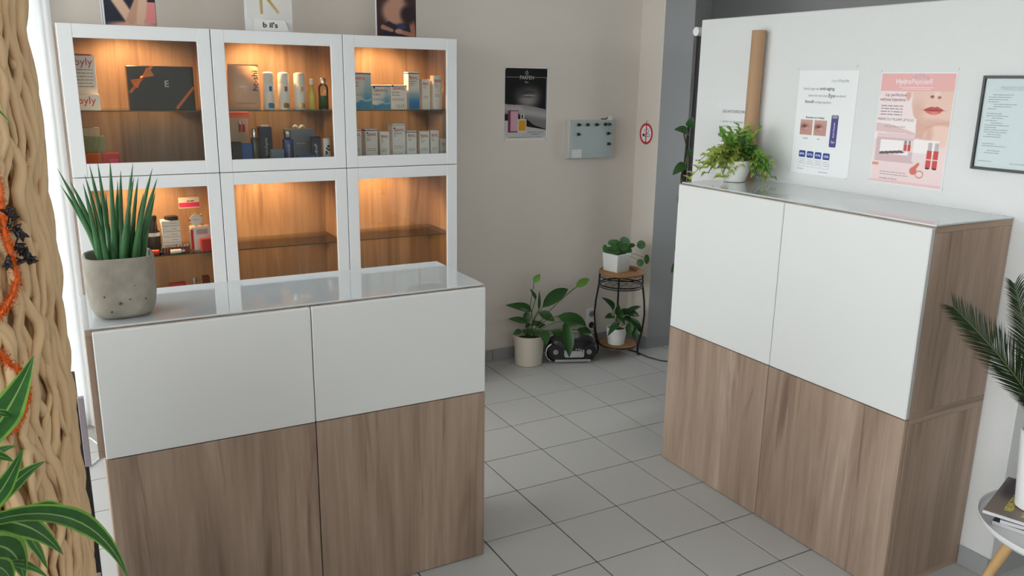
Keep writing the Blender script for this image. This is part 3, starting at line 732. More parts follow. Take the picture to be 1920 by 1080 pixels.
def necklace(u, v):
    p = Paint(u, v, (60, 38, 42)); sk = (186, 138, 118); a = 1.4
    p.on(ell(u, v, .48, .42, .34, .22, .3), sk); p.on(poly_mask(u, v, [(.15, 0), (.2, .22), (.3, .26), (.5, .2), (.7, .24), (.85, .2), (.85, 0)]), (38, 32, 46))
    p.on(ell(u, v, .62, .18, .12, .05, .5), (55, 55, 90)); p.on(seg_(u, v, .88, .3, .93, .03, .07, .06, a), (165, 110, 90)); p.on(seg_(u, v, .92, .04, .55, .10, .05, .05, a), (175, 120, 98))
    p.on(seg_(u, v, .15, .16, .38, .11, .055, .035, a), (178, 125, 105)); p.on(ell(u, v, .55, .10, .1, .04, .3), (190, 140, 118)); p.on(ell(u, v, .8, .38, .2, .15, .4), (40, 25, 28)); p.on(ell(u, v, .5, .7, .22, .16, .3), sk); return p.c
def card(label, x0, x1, y, h, fn, margin):
    w = x1-x0; r = thing('picture_card', label, 'card', ((x0+x1)/2, y, BH))
    box('card_sheet', 'white_paper', r, -w/2, w/2, 0, .004, 0, h); picture('photo_print', r, -w/2+margin, w/2, .002 if fn is not flower_card else .06, h-.004, fn, 60, 84); return r
card('photo card of crossed arms on top of the leftmost cabinet', .227, .447, 4.12, .30, arms, .004)
card('photo card of a woman in a dark dress on top of the rightmost cabinet', 1.465, 1.681, 4.12, .30, necklace, .006)
r = card('white card with gold flower picture standing on the middle cabinet', .829, 1.049, 4.12, .30, flower_card, .012)
b = MB(); b.prism([(-.075, 0), (.085, 0), (.085, .012), (.07, .052), (-.075, .060)], -.020, -.018); b.box(-.075, .085, -.018, 0, 0, .002)
b.build('holder', 'plastic_white', r); TX().add("b il's", -.035, .022, .032, -.0206, bold=.03, width=.07).build('lettering', 'ink_black', r)

# ================================================================== things on the back wall and column
def perfume(u, v):
    p = Paint(u, v, (14, 13, 15)); a = 1.42
    face = ell(u, v, .53, .62, .30, .20, .5)*sst(.86, .60, v)
    p.on(face*(.55+.3*sst(.35, .6, u)), (128, 122, 120)); p.on(ell(u, v, .52, .55, .18, .06, .6)*.6, (165, 158, 155))
    p.on(ell(u, v, .57, .665, .13, .018, .4)*.8, (35, 32, 34)); p.on(ell(u, v, .58, .63, .13, .03, .5), (150, 142, 140)); p.on(ell(u, v, .56, .645, .16, .007, .6), (25, 22, 24)); p.on(ell(u, v, .55, .60, .12, .012, .6)*.6, (60, 55, 56))
    arm = poly_mask(u, v, [(0, .50), (.2, .49), (.45, .485), (.7, .46), (1, .42), (1, .14), (.7, .2), (.5, .3), (.3, .37), (0, .36)])
    p.on(arm, (150, 146, 144)); p.on(arm*sst(.42, .3, v+.1*u-.02)*.5, (95, 92, 92)); p.on(arm*sst(.08, .0, np.abs(v-.40+.12*u-.05))*.4, (205, 200, 198)); p.on(ell(u, v, .28, .44, .12, .05, .6)*.5, (190, 185, 183))
    p.on(sst(.115, .105, v), (196, 194, 192)); p.on(rect(u, v, .0, .10, .10, .27), (200, 196, 194)); p.on(poly_mask(u, v, [(.45, .10), (.52, .18), (1, .13), (1, .05), (.45, .05)]), (190, 188, 188))
    p.on(rect(u, v, .08, .33, .10, .41), (120, 55, 85)); p.on(rect(u, v, .145, .32, .115, .40), (205, 160, 175))
    p.on(rect(u, v, .31, .52, .09, .285), (205, 200, 195)); p.on(rect(u, v, .335, .50, .12, .27), (215, 155, 30)); p.on(rect(u, v, .37, .47, .285, .365), (190, 188, 190)); p.on(rect(u, v, .40, .44, .295, .35), (60, 58, 60))
    p.on(sst(.028, .024, v), (215, 213, 212)); return p.c
r = thing('wall_poster', 'black perfume poster with a shadowed face taped to the back wall', 'poster', (2.316, YB-.001, 1.358))
box('sheet', 'white_paper', r, 0, .292, -.0006, 0, 0, .417); picture('printed_picture', r, .003, .287, .004, .413, perfume, 110, 160)
TX().add('PARFEN', .147, .350, .03, -.0012, 'C', width=.095).add('Box', .147, .330, .014, -.0012, 'C').build('lettering', 'ink_silver', r)
b = MB().box(.01, .095, -.0012, -.0009, .361, .3625).box(.197, .283, -.0012, -.0009, .361, .3625).box(.2815, .283, -.0012, -.0009, .18, .361)
b.ring((.147, .386), .010, .0085, -.0012, -.0009, 20).box(.1463, .1477, -.0012, -.0009, .374, .402); b.build('frame_line', 'ink_silver', r)
TX().add('More than a scent', .16, .040, .013, -.0012, width=.105, shear=.2).words(.185, .24, .030, .004, 3).words(.03, .26, .014, .004, 5).build('slogan', 'ink_black', r)
for x, z in ((.004, .413), (.294, .415), (.004, .004), (.286, .006)): MB().box(x-.006, x+.006, -.0012, -.0007, z-.006, z+.006).build('tape', 'ink_silver', r)

mat('keybox_grey', rgb(178, 190, 190), .4); mat('keybox_edge', rgb(205, 205, 200), .4)
r = thing('key_cabinet', 'grey-green metal key box with black locks on the back wall', 'key box', (2.742, YB, 1.240))
box('case', 'keybox_edge', r, 0, .325, -.045, -.0005, 0, .232, .003); d = box('lid', 'keybox_grey', r, .012, .325, -.052, -.0455, .002, .231, .0015)
for k, (x, z) in enumerate(((.060, .205), (.125, .205), (.190, .205), (.255, .206), (.281, .206), (.060, .148), (.279, .150), (.288, .086))):
    q = box('lock', 'plastic_black', d, x-.010, x+.010, -.062, -.0525, z-.009, z+.009, .002)
    MB().tube([(x+.008, -.064, z), (x+.017, -.064, z-.001)], .003, 8).build('key', 'chrome' if k % 2 else 'metal_black', q)
p = box('number_card', 'white_paper', d, .018, .088, -.0535, -.0526, .006, .055)
t = TX()
for i in range(5):
    for j in range(3): t.words(.022+.022*j, .040+.022*j, .010+.009*i, .004, i*3+j, -.0540)
t.build('small_print', 'ink_grey', p)
r = thing('key_tag', 'white paper tag with a dark key lying on the key box', 'tag', (3.030, YB-.03, 1.472))
MB().prism([(-.01, 0), (.015, -.001), (.035, .002), (.03, .022), (.008, .026)], -.006, -.004).build('paper_label', 'white_paper', r)
MB().tube([(-.05, -.005, .006), (-.01, -.005, .006), (.0, -.005, .016)], .0028, 8).build('key', 'metal_black', r)

r = thing('wall_socket', 'white double wall socket low on the back wall behind the plant stand', 'socket', (2.985, YB, .10))
box('plate', 'plastic_white', r, -.04, .04, -.010, -.0005, 0, .155, .003)
for z in (.04, .115):
    MB().ring((0, z), .026, .022, -.0125, -.0102, 28).build('socket_rim', 'plastic_white', r); MB().ring((0, z), .0215, .0001, -.0108, -.0102, 28).build('socket_well', 'ink_grey' if z > .1 else 'ink_black', r)
    for s in (-1, 1): MB().ring((s*.009, z), .003, .0001, -.0114, -.0109, 10).build('contact_hole', 'ink_black', r)

r = thing('no_smoking_sign', 'round red no-smoking sign on the narrow side of the grey column', 'sign', (3.2795, 4.234, 1.387), -PI/2)
MB().ring((0, 0), .0001, .062, -.0008, -.0001, 40).build('sign_disc', 'white_paper', r)
MB().ring((0, 0), .066, .052, -.0016, -.0009, 40).box(-.005, .005, -.0016, -.0009, -.053, .053).build('red_ring', 'ink_red', r)
b = MB().box(-.035, .036, -.0013, -.0009, -.018, -.015).box(-.035, .036, -.0013, -.0009, -.004, -.001).box(.033, .036, -.0013, -.0009, -.018, -.001).box(-.035, -.015, -.0013, -.0009, -.018, -.001)
b.ring((.012, .018), .014, .011, -.0013, -.0009, 16).box(-.022, -.019, -.0013, -.0009, .004, .026).box(-.022, -.008, -.0013, -.0009, .023, .026); b.build('cigarette_symbol', 'ink_black', r)
MB().ring((.0, .076), .006, .0001, -.0030, -.0001, 10).build('nail_head', 'pin_metal', r)

# ================================================================== things on the partition
WP = -PI/2
def pin(r, x, z, a):
    MB().tube([(x, -.0015, z), (x+.010*math.cos(a), -.003, z+.010*math.sin(a))], .0007, 5).build('staple', 'pin_metal', r)
r = thing('notice_sheet', 'white treatment notice in a clear sleeve behind the cardboard tube', 'notice', (PX-.001, 3.040, 1.270), WP)
mat('sleeve', (.80, .81, .82), .2)
box('sheet', 'sleeve', r, 0, .262, -.0008, 0, 0, .366)
TX().add('GELAATSVERZORGING', .045, .300, .018, -.0014, shear=.25, width=.19).build('heading', 'ink_black', r)
t = TX()
for i, s in enumerate(('•  spieren van de wangen', '    reiniging - scrub', '•  masker', '    dagcreme', '•  epilatie')): t.add(s, .035, .256-.022*i, .015, -.0014, shear=.15)
t.build('lettering', 'ink_grey', r); pin(r, -.008, .362, 0); pin(r, .262, .356, .2)

r = thing('eye_poster', 'white eye-care poster with purple tube and four blue percent badges', 'poster', (PX-.001, 2.548, 1.338), WP)
PW, PH = .297, .42
box('sheet', 'white_paper', r, 0, PW, -.0006, 0, 0, PH)
mat('ink_purple', rgb(75, 65, 135), .35); mat('ink_badge', rgb(35, 65, 150), .5); mat('ink_outline', rgb(165, 180, 205), .5); mat('ink_palegrey', rgb(150, 152, 160), .5)
TX().add('Hydro', .168, .375, .014, align='L').build('faint_logo', 'ink_outline', r)
TX().add('Peptide', .205, .375, .016).build('logo', 'ink_grey', r)
for a_, x_, z_, w_ in (('Geef je ogen een', .028, .343, .083), ('make-over met onze', .056, .316, .10), ('boordevol', .190, .316, .055), ('achtige peptiden.', .094, .290, .085)): TX().add(a_, x_, z_, .0145, width=w_).build('lettering', 'ink_grey', r)
TX().add('anti-aging', .115, .343, .018, bold=.006, width=.072).build('bold_lettering', 'ink_black', r); TX().add('Eye', .160, .314, .022, bold=.006).build('bold_lettering', 'ink_black', r); TX().add('Botox®', .043, .290, .017, bold=.005, width=.047).build('bold_lettering', 'ink_black', r); TX().add('Resultaat na 6 weken', .055, .228, .012, bold=.01, width=.097).build('bold_lettering', 'ink_black', r); TX().add('VOOR', .05, .143, .009).build('bold_lettering', 'ink_black', r); TX().add('NA', .125, .143, .009).build('bold_lettering', 'ink_black', r)
def eye(k):
    def fn(u, v):
        p = Paint(u, v, (196, 150, 140)); p.on(ell(u, v, .35, .55, .3, .2, .6), (150, 95, 92)); p.on(ell(u, v, .45, .45, .25, .1, .6), (205, 165, 155)); p.on(ell(u, v, .35, .55, .15, .08, .6), (110, 65, 66)); p.on(sst(.5, 1, v)*.3, (220, 185, 175)); return p.c
    return fn
for k in range(2):
    x = .030+.073*k; picture('eye_photo', r, x, x+.064, .160, .222, eye(k), 26, 26)
def rr(x0, x1, z0, z1, q, n=5):
    return [(cx+q*math.cos(a), cz+q*math.sin(a)) for cx, cz, s in ((x1-q, z1-q, 0), (x0+q, z1-q, 1), (x0+q, z0+q, 2), (x1-q, z0+q, 3)) for a in [PI/2*(s+i/n) for i in range(n+1)]]
MB().prism(rr(.188, .222, .118, .246, .006), -.0014, -.0008).build('purple_tube', 'ink_purple', r)
MB().prism(rr(.192, .218, .232, .2455, .003), -.0018, -.0013).build('tube_cap', 'ink_palegrey', r)
TX().add('Eye', .197, .135, .013, -.002).add('HydroPeptide', .209, .155, .011, -.002, rot=PI/2).build('tube_lettering', 'ink_white', r)
t = TX(); t2 = TX()
for k, s in enumerate(('89%', '97%', '97%', '100%')):
    x = .038+.042*k; z = .050-.001*k
    MB().prism(rr(x, x+.034, z-.020, z+.044, .005), -.0010, -.0007).build('badge_outline', 'ink_outline', r); MB().prism(rr(x+.001, x+.033, z-.019, z+.043, .005), -.0012, -.0010).build('badge', 'white_paper', r)
    MB().prism(rr(x, x+.034, z+.018, z+.045, .005), -.0016, -.0012).build('badge_head', 'ink_badge', r)
    t.add(s, x+.017, z+.027, .013, -.002, 'C', width=.026, bold=.01)
    for i in range(3): t2.words(x+.006, x+.030, z+.008-.008*i, .003, k*4+i, -.0016)
t.build('badge_lettering', 'ink_white', r); t2.words(.036, .07, .018, .004, 9).words(.15, .20, .012, .004, 11); t2.build('small_print', 'ink_grey', r)
for x, z, a in ((-.012, .430, -.8), (.285, .430, 1.4), (-.012, .012, -.7), (.290, -.004, 1.2)): pin(r, x, z, a)

def lips(u, v):
    p = Paint(u, v, (240, 216, 216)); a = 1.42
    p.on(sst(.80, .802, v), (236, 180, 178)); hi = rect(u, v, 0, .52, .60, .84); p.on(hi, (244, 226, 226))
    sk = (236, 200, 186)
    face = poly_mask(u, v, [(.46, .845), (.47, .72), (.50, .64), (.56, .585), (.64, .555), (.74, .55), (.80, .565), (1, .60), (1, .845)])
    p.on(rect(u, v, .46, 1.0, .40, .845)*.0, sk)
    p.on(poly_mask(u, v, [(.55, .60), (1, .60), (1, .40), (.58, .43)]), (222, 176, 160))
    p.on(ell(u, v, .90, .46, .22, .095, .12), (240, 206, 192)); p.on(ell(u, v, .75, .45, .05, .1, .7)*.35, (190, 130, 118))
    p.on(face, sk); p.on(face*ell(u, v, .55, .66, .09, .1, .8)*.5, (214, 168, 154)); p.on(face*ell(u, v, .78, .57, .24, .035, .8)*.4, (205, 152, 138))
    p.on(ell(u, v, .41, .81, .035, .05, .3)*rect(u, v, 0, 1, .5, .838), (226, 178, 166))
    p.on(ell(u, v, .73, .80, .025, .012, .5), (150, 85, 78)); p.on(ell(u, v, .82, .795, .025, .012, .5), (150, 85, 78)); p.on(face*ell(u, v, .79, .83, .035, .05, .8)*.5, (250, 228, 220))
    m1 = poly_mask(u, v, [(.63, .685), (.69, .705), (.745, .715), (.775, .708), (.81, .716), (.86, .703), (.90, .688), (.83, .68), (.76, .678), (.70, .68)])
    m2 = poly_mask(u, v, [(.63, .685), (.70, .68), (.76, .678), (.83, .68), (.90, .688), (.86, .66), (.80, .644), (.74, .645), (.68, .66)])
    p.on(m2, (212, 105, 98)); p.on(m1, (196, 88, 84)); p.on(ell(u, v, .77, .683, .13, .004, .6), (120, 40, 42)); p.on(ell(u, v, .78, .66, .05, .008, .7)*.6, (240, 170, 160))
    p.on(rect(u, v, 0, .58, .51, .565)*0, sk); p.on(poly_mask(u, v, [(0, .60), (.56, .60), (.56, .40), (0, .40)])*.9, (247, 236, 236)); p.on(poly_mask(u, v, [(0, .55), (.18, .545), (.57, .475), (.57, .46), (0, .47)]), (226, 196, 196))
    p.on(rect(u, v, .03, .58, .20, .46), (214, 186, 190)); p.on(rect(u, v, .03, .57, .42, .46), (232, 205, 208)); p.on(rect(u, v, .09, .50, .27, .40), (246, 240, 240)); p.on(poly_mask(u, v, [(.09, .262), (.42, .285), (.46, .30), (.46, .315), (.09, .285)]), (110, 92, 96))
    p.on(rect(u, v, .42, .56, .30, .41), (232, 214, 214))
    for x in (.43, .485): p.on(rect(u, v, x, x+.04, .31, .365), (206, 82, 76)); p.on(rect(u, v, x+.005, x+.035, .365, .405), (150, 135, 138))
    p.on(rect(u, v, .56, .90, .30, .42), (246, 238, 238)); p.on(rect(u, v, .56, .80, .22, .30), (236, 220, 222))
    for x in (.755, .845):
        p.on(rect(u, v, x, x+.065, .17, .33), (205, 80, 78)); p.on(rect(u, v, x, x+.065, .245, .252), (240, 200, 200)); p.on(rect(u, v, x+.006, x+.06, .33, .40), (196, 186, 188)); p.on(rect(u, v, x+.01, x+.055, .165, .18), (70, 40, 44))
    p.on(ell(u, v, .60, .135, .05, .035, .2), (212, 118, 104)); p.on(seg_(u, v, .60, .15, .66, .20, .025, .015), (212, 118, 104)); p.on(ell(u, v, .69, .11, .055, .035, .15)-ell(u, v, .69, .11, .045, .026, .15), (200, 120, 110))
    p.on(rect(u, v, .0, .10, .16, .185), (226, 150, 120)); p.on(rect(u, v, 0, 1, 0, .03), (236, 196, 200)); return p.c
r = thing('lip_poster', 'pink lip-care poster with a woman\'s mouth on the white partition', 'poster', (PX-.001, 2.146, 1.344), WP)
box('sheet', 'white_paper', r, -.003, .302, -.0006, 0, -.003, .406); picture('printed_picture', r, 0, .298, 0, .402, lips, 150, 200)
TX().add('Hydro', .062, .365, .026, bold=.015, width=.064).add('Peptide®', .128, .365, .026, width=.085).words(.08, .22, .352, .003, 2).words(.09, .21, .346, .003, 7).build('logo', 'ink_white', r)
b = MB()
for x, z, q in ((.150, .394, .008), (.167, .396, .007), (.180, .390, .006), (.193, .386, .005), (.137, .388, .005)): b.ring((x, z), q, q-.001, -.0014, -.0009, 16)
b.build('bubble_logo', 'ink_outline', r)
mat('ink_wine', rgb(120, 60, 75), .5)
TX().add('Lip perfection', .024, .320, .0165, bold=.004, width=.090).add('without injections', .004, .303, .0165, bold=.004, width=.108).add('PERFECTLY PLUMP LIP DUO', .002, .231, .0135, width=.155).build('headline', 'ink_wine', r)
t = TX().add('Glamour Beauty Box!', .035, .207, .011, width=.09)
for i in range(4): t.words(.012, .105, .283-.0105*i, .006, i+20)
t.words(.04, .15, .040, .004, 1).words(.04, .16, .031, .004, 4).words(.04, .12, .015, .005, 8); t.build('small_print', 'ink_grey', r)
for x, z, a in ((-.008, .414, -.8), (.305, .412, 1.5), (-.006, .008, -.8), (.305, -.004, 1.3)): pin(r, x, z, a)

r = thing('framed_price_list', 'black-framed price list hanging on the right end of the partition', 'framed print', (PX-.001, 1.744, 1.430), WP)
FWD, FHT = .222, .309
for n_, (a, b_, c, d) in (('frame_side', (0, .009, 0, FHT)), ('frame_side', (FWD-.009, FWD, 0, FHT)), ('frame_side', (.009, FWD-.009, 0, .009)), ('frame_side', (.009, FWD-.009, FHT-.009, FHT))): box(n_, 'plastic_black', r, a, b_, -.014, -.0005, c, d, .001)
mat('list_paper', (.66, .69, .74), .5); box('sheet', 'list_paper', r, .009, FWD-.009, -.006, -.002, .009, FHT-.009)
box('glazing', 'matt_glazing', r, .009, FWD-.009, -.0095, -.008, .009, FHT-.009)
t = TX().add('PRIJSLIJST 2018', .06, .266, .013, -.0066, shear=.3)
rnd = random.Random(5)
for i in range(26):
    if i in (7, 19, 20, 23): continue
    x = .026+rnd.choice((0, 0, .012, .02)); t.words(x, x+rnd.uniform(.03, .085), .246-.0076*i, .0042, i, -.0066)
t.words(.02, .07, .028, .004, 40, -.0066).words(.13, .2, .026, .004, 41, -.0066); t.build('lettering', 'ink_grey', r)
b = MB().box(.04, FWD-.012, -.0066, -.0062, .2625, .2632); b.build('rule', 'ink_grey', r)

mat('kraft_card', rgb(176, 140, 108), .7, noise=.06, nscale=12, stretch=(1, 1, .2))
mat('kraft_inside', rgb(120, 95, 72), .8)
r = thing('cardboard_tube', 'brown cardboard tube standing upright on the glass top against the partition', 'tube', (2.722, 2.768, 1.2865))
r.rotation_euler = (0, .006, 0)
MB().lathe([(.029, 0), (.030, .001), (.030, .639), (.029, .640), (.0265, .640), (.0265, .55)], 32, cap1=False).build('tube_wall', 'kraft_card', r, smooth='auto')
MB().lathe([(.0262, .60), (.0262, .605)], 24).build('end_plug', 'kraft_inside', r)

# curtain rail and grey curtain behind the partition
r = thing('curtain_rail', 'white rail with round end cap sticking out behind the partition', 'rail', (2.795, 3.262, 1.945))
MB().tube([(.02, 0, 0), (XR-2.796, 0, 0)], .014, 16).build('rail', 'plastic_white', r, smooth='auto'); MB().tube([(0, 0, 0), (.03, 0, 0)], .021, 20).build('end_cap', 'plastic_white', r, smooth='auto')
mat('curtain_grey', rgb(128, 124, 126), .9)
b = MB(); n = 90
for i in range(n+1):
    x = 2.80+(4.4-2.80)*i/n; y = 3.262+.022*math.sin(i*.9); b.v += [(x, y, .04), (x, y, 1.93)]
for i in range(n): b.f.append((2*i, 2*i+2, 2*i+3, 2*i+1))
o = tag(b.build('curtain', 'curtain_grey', smooth=True), 'grey fabric curtain hanging from the white rail behind the partition', 'curtain')
sm = o.modifiers.new('cloth', 'SOLIDIFY'); sm.thickness = .002

# ================================================================== plants
mat('concrete', rgb(150, 144, 134), .9, noise=.38, nscale=22, bump=.5, bscale=45); mat('soil', rgb(62, 45, 36), .95, noise=.4, nscale=90, bump=.8, bscale=90)
mat('concrete_pit', rgb(95, 85, 74), .95)
translucent_mat('spike_green', rgb(62, 110, 66), 0.0, .45, .35, 25)
translucent_mat('lily_leaf', rgb(46, 84, 36), .18, .4, .2, 20); translucent_mat('lily_leaf_light', rgb(110, 155, 70), .3, .4, .15, 20)
translucent_mat('pilea_leaf', rgb(62, 110, 56), .2, .35, .2, 20); translucent_mat('trail_leaf', rgb(186, 200, 104), .35, .4, .25, 25); translucent_mat('trail_leaf_green', rgb(132, 180, 86), .35, .4, .2, 25)
translucent_mat('dark_leaf', rgb(48, 82, 42), .15, .4, .2, 20); mat('stem_green', rgb(86, 108, 56), .6); mat('stem_brown', rgb(84, 70, 48), .7); mat('vine_dark', rgb(32, 34, 26), .8)
translucent_mat('dracaena_leaf', rgb(62, 116, 52), .3, .35, .25, 12, stripe=(.34, .40, rgb(196, 208, 140)))
translucent_mat('palm_leaf', rgb(34, 52, 26), .1, .35, .2, 30)
LM = {k: leaf_mesh('leaf', m, sh, bow, fold, n) for k, (m, sh, bow, fold, n) in dict(
    lily=('lily_leaf', 'oval', .14, .5, 8), lily2=('lily_leaf_light', 'oval', .10, .5, 8), trail=('trail_leaf', 'lance', .18, .6, 5), trailg=('trail_leaf_green', 'lance', .18, .6, 5),
    dark=('dark_leaf', 'heart', .12, .5, 6), drac=('dracaena_leaf', 'strap', .16, .5, 12)).items()}

# spiky plant in the concrete planter
r = thing('concrete_planter', 'squarish grey concrete planter with spiky green plant on the counter', 'planter', (.122, 2.558, 1.0262))
MB().lathe([(.045, 0), (.062, .002), (.078, .014), (.086, .034), (.091, .07), (.0925, .12), (.092, .170), (.0905, .176), (.086, .178), (.0825, .175), (.081, .135)], 56, p=3.6, cap1=False).build('pot', 'concrete', r, smooth='auto')
MB().lathe([(.080, .137), (.040, .141), (.004, .143)], 40, p=3.6).build('soil', 'soil', r, smooth=True)
for (x, z, q) in ((-.012, .052, .0045), (.014, .062, .0022), (.055, .06, .003), (-.05, .075, .0025), (.03, .1, .002), (-.035, .03, .003)):
    MB().sphere((x, -.0905, z), q, 8, 5).build('pore', 'concrete_pit', r, smooth=True)
SPIKES = [((0.083, 2.544, 1.165), (-0.005, 2.563, 1.45)), ((0.087, 2.552, 1.165), (-0.002, 2.577, 1.402)), ((0.09, 2.568, 1.165), (0.022, 2.543, 1.416)), ((0.093, 2.531, 1.165), (0.06, 2.576, 1.429)), ((0.078, 2.546, 1.165), (0.053, 2.537, 1.408)), ((0.101, 2.59, 1.165), (0.075, 2.602, 1.454)), ((0.105, 2.58, 1.165), (0.096, 2.593, 1.463)), ((0.114, 2.568, 1.165), (0.126, 2.552, 1.469)), ((0.119, 2.568, 1.165), (0.144, 2.616, 1.405)), ((0.13, 2.561, 1.165), (0.153, 2.598, 1.434)), ((0.14, 2.57, 1.165), (0.183, 2.546, 1.46)), ((0.154, 2.575, 1.165), (0.197, 2.599, 1.414)), ((0.159, 2.548, 1.165), (0.23, 2.521, 1.446)), ((0.172, 2.582, 1.165), (0.247, 2.594, 1.409)), ((0.098, 2.573, 1.165), (0.11, 2.622, 1.372)), ((0.147, 2.573, 1.165), (0.178, 2.626, 1.417)), ((0.166, 2.554, 1.165), (0.206, 2.596, 1.366)), ((0.11, 2.557, 1.165), (0.094, 2.611, 1.374)), ((0.182, 2.583, 1.165), (0.236, 2.562, 1.373)), ((0.128, 2.538, 1.165), (0.181, 2.528, 1.422)), ((0.123, 2.588, 1.165), (0.136, 2.597, 1.369))]
base = Vector(r.location)
for i, (a, c) in enumerate(SPIKES):
    a = Vector(a)-base; c = Vector(c)-base; mid = (a+c)/2+Vector(((a.x-c.x)*.10, 0, .01))
    R0 = random.uniform(.0085, .0115)
    MB().tube(bez(a, mid, c, 10), [R0*(.9+.1*math.sin(k)) * (1-(k/10)**2.2*.97) for k in range(11)], 9).build('spike_leaf', 'spike_green', r, smooth=True)

# peace lily in the cream pot
mat('pot_cream', rgb(205, 195, 180), .4); mat('pot_white', rgb(225, 225, 222), .35); mat('ball_green', rgb(205, 225, 185), .35)
LP = Vector((2.435, 4.200, 0))
r = thing('potted_lily', 'peace lily in a round cream pot on the floor beside the radio', 'potted plant', LP)
MB().lathe([(.080, 0), (.084, .003), (.093, .168), (.098, .169), (.099, .188), (.096, .190), (.090, .187), (.086, .15)], 36, cap1=False).build('pot', 'pot_cream', r, smooth='auto')
MB().lathe([(.085, .152), (.04, .157), (.003, .158)], 28).build('soil', 'soil', r, smooth=True)
LILY = [((2.413, 4.14, 0.356), (2.234, 4.14, 0.41), 0.049), ((2.49, 4.14, 0.366), (2.683, 4.16, 0.457), 0.071), ((2.427, 4.14, 0.524), (2.467, 4.14, 0.577), 0.038), ((2.728, 4.14, 0.467), (2.825, 4.14, 0.511), 0.045), ((2.549, 4.06, 0.325), (2.741, 4.03, 0.246), 0.077), ((2.607, 4.06, 0.288), (2.592, 3.98, 0.08), 0.065), ((2.719, 4.10, 0.205), (2.812, 4.08, 0.176), 0.051), ((2.451, 4.06, 0.248), (2.428, 3.98, 0.18), 0.055), ((2.463, 4.14, 0.34), (2.549, 4.09, 0.285), 0.051), ((2.376, 4.14, 0.286), (2.265, 4.16, 0.317), 0.036), ((2.387, 4.14, 0.28), (2.392, 4.17, 0.346), 0.041), ((2.346, 4.14, 0.24), (2.288, 4.14, 0.218), 0.032), ((2.507, 4.06, 0.236), (2.582, 4.03, 0.197), 0.047), ((2.441, 4.14, 0.422), (2.396, 4.14, 0.496), 0.02), ((2.465, 4.14, 0.355), (2.465, 4.14, 0.475), 0.016)]
for i, (a, c, w) in enumerate(LILY):
    a = Vector(a)-LP; c = Vector(c)-LP
    put('leaf', LM['lily2' if i in (2, 3) else 'lily'], r, a, c, w*1.1, (-.4+random.uniform(-.15, .15), -.75, .5))
    s0 = Vector((random.uniform(-.03, .03), random.uniform(-.02, .02), .155)); MB().tube(bez(s0, (s0*.6+a*.4)+Vector((0, 0, .06)), a, 6), .0028, 6).build('stem', 'stem_green', r, smooth=True)
for k in range(8):
    a = Vector((random.uniform(-.05, .08), random.uniform(-.08, .0), random.uniform(.19, .26))); c = a+Vector((random.uniform(-.07, .08), random.uniform(-.05, .02), random.uniform(-.03, .05)))
    put('leaf', LM['lily'], r, a, c, .035, (-.4, -.6, .6))
for k, p in enumerate(((2.398, 4.132, .166), (2.424, 4.128, .166), (2.452, 4.132, .166))):
    o = tag(MB().sphere((0, 0, 0), .0125, 14, 10).build('decor_ball', 'ball_green', smooth=True), '%s of three pale green balls on the soil of the cream pot' % ('left', 'middle', 'right')[k], 'ball', 'pale balls in the cream pot'); o.location = (p[0], p[1], .168)

# plant stand
mat('rattan', rgb(150, 108, 72), .8, noise=.35, nscale=70, bump=.8, bscale=120)
SP = Vector((3.035, 4.095, 0))
r = thing('plant_stand', 'black wire plant stand with rattan ring beside the grey column', 'plant stand', SP)
def circ(R, z, n=40): return [(R*math.cos(2*PI*k/n), R*math.sin(2*PI*k/n), z) for k in range(n+1)]
b = MB()
for q, z, rr_ in ((.130, .545, .013), (.117, .553, .012), (.104, .548, .012)): b.tube(circ(q, z), rr_, 8, False)
b.build('rattan_rim', 'rattan', r, smooth=True)
MB().lathe([(.108, .538), (.108, .545)], 32).build('top_plate', 'rattan', r)
MB().tube(circ(.132, .515), .0035, 6, False).build('wire_ring', 'metal_black', r); MB().tube(circ(.137, .468), .0045, 6, False).build('wire_ring', 'metal_black', r); MB().tube(circ(.137, .455), .0035, 6, False).build('wire_ring', 'metal_black', r)
b = MB()
for k in range(16):
    a, c = 2*PI*k/16, 2*PI*(k+.5)/16; d = 2*PI*(k+1)/16
    P = lambda t, q, z: (q*math.cos(t), q*math.sin(t), z)
    b.tube([P(a, .132, .515), P(a, .1345, .499), P(c, .136, .484), P(c, .137, .468)], .0011, 4, False); b.tube([P(d, .1345, .499), P(c, .136, .484)], .0011, 4, False)
b.build('mesh_band', 'metal_black', r)
b = MB()
for i in range(-5, 6):
    for j in range(-4, 5):
        x, y = i*.024, j*.0277+(.0139 if i % 2 else 0)
        if x*x+y*y < .0145: b.tube([(x-.008, y, .456), (x+.008, y, .456), (x+.016, y+.0139, .456)], .001, 4, False); b.tube([(x+.008, y, .456), (x+.016, y-.0139, .456)], .001, 4, False)
b.build('mesh_floor', 'metal_black', r)
for k, an in enumerate((-.58, 2.60, 1.02)):
    P = lambda q, z: (q*math.cos(an), q*math.sin(an), z)
    MB().tube([P(.134, .535), P(.137, .46), P(.152, .36), P(.158, .27), P(.148, .16), P(.128, .07), P(.125, .03), P(.135, .004)], .0058, 8).build('leg', 'metal_black', r, smooth=True)
    MB().sphere((P(.136, 0)[0], P(.136, 0)[1], .008), .011, 10, 8, .7).build('foot', 'metal_black', r, smooth=True)
MB().tube(circ(.122, .075), .0045, 6, False).build('wire_ring', 'metal_black', r)
MB().lathe([(.118, .066), (.121, .072), (.118, .081), (.1, .082)], 32).build('lower_shelf', 'rattan', r, smooth='auto')
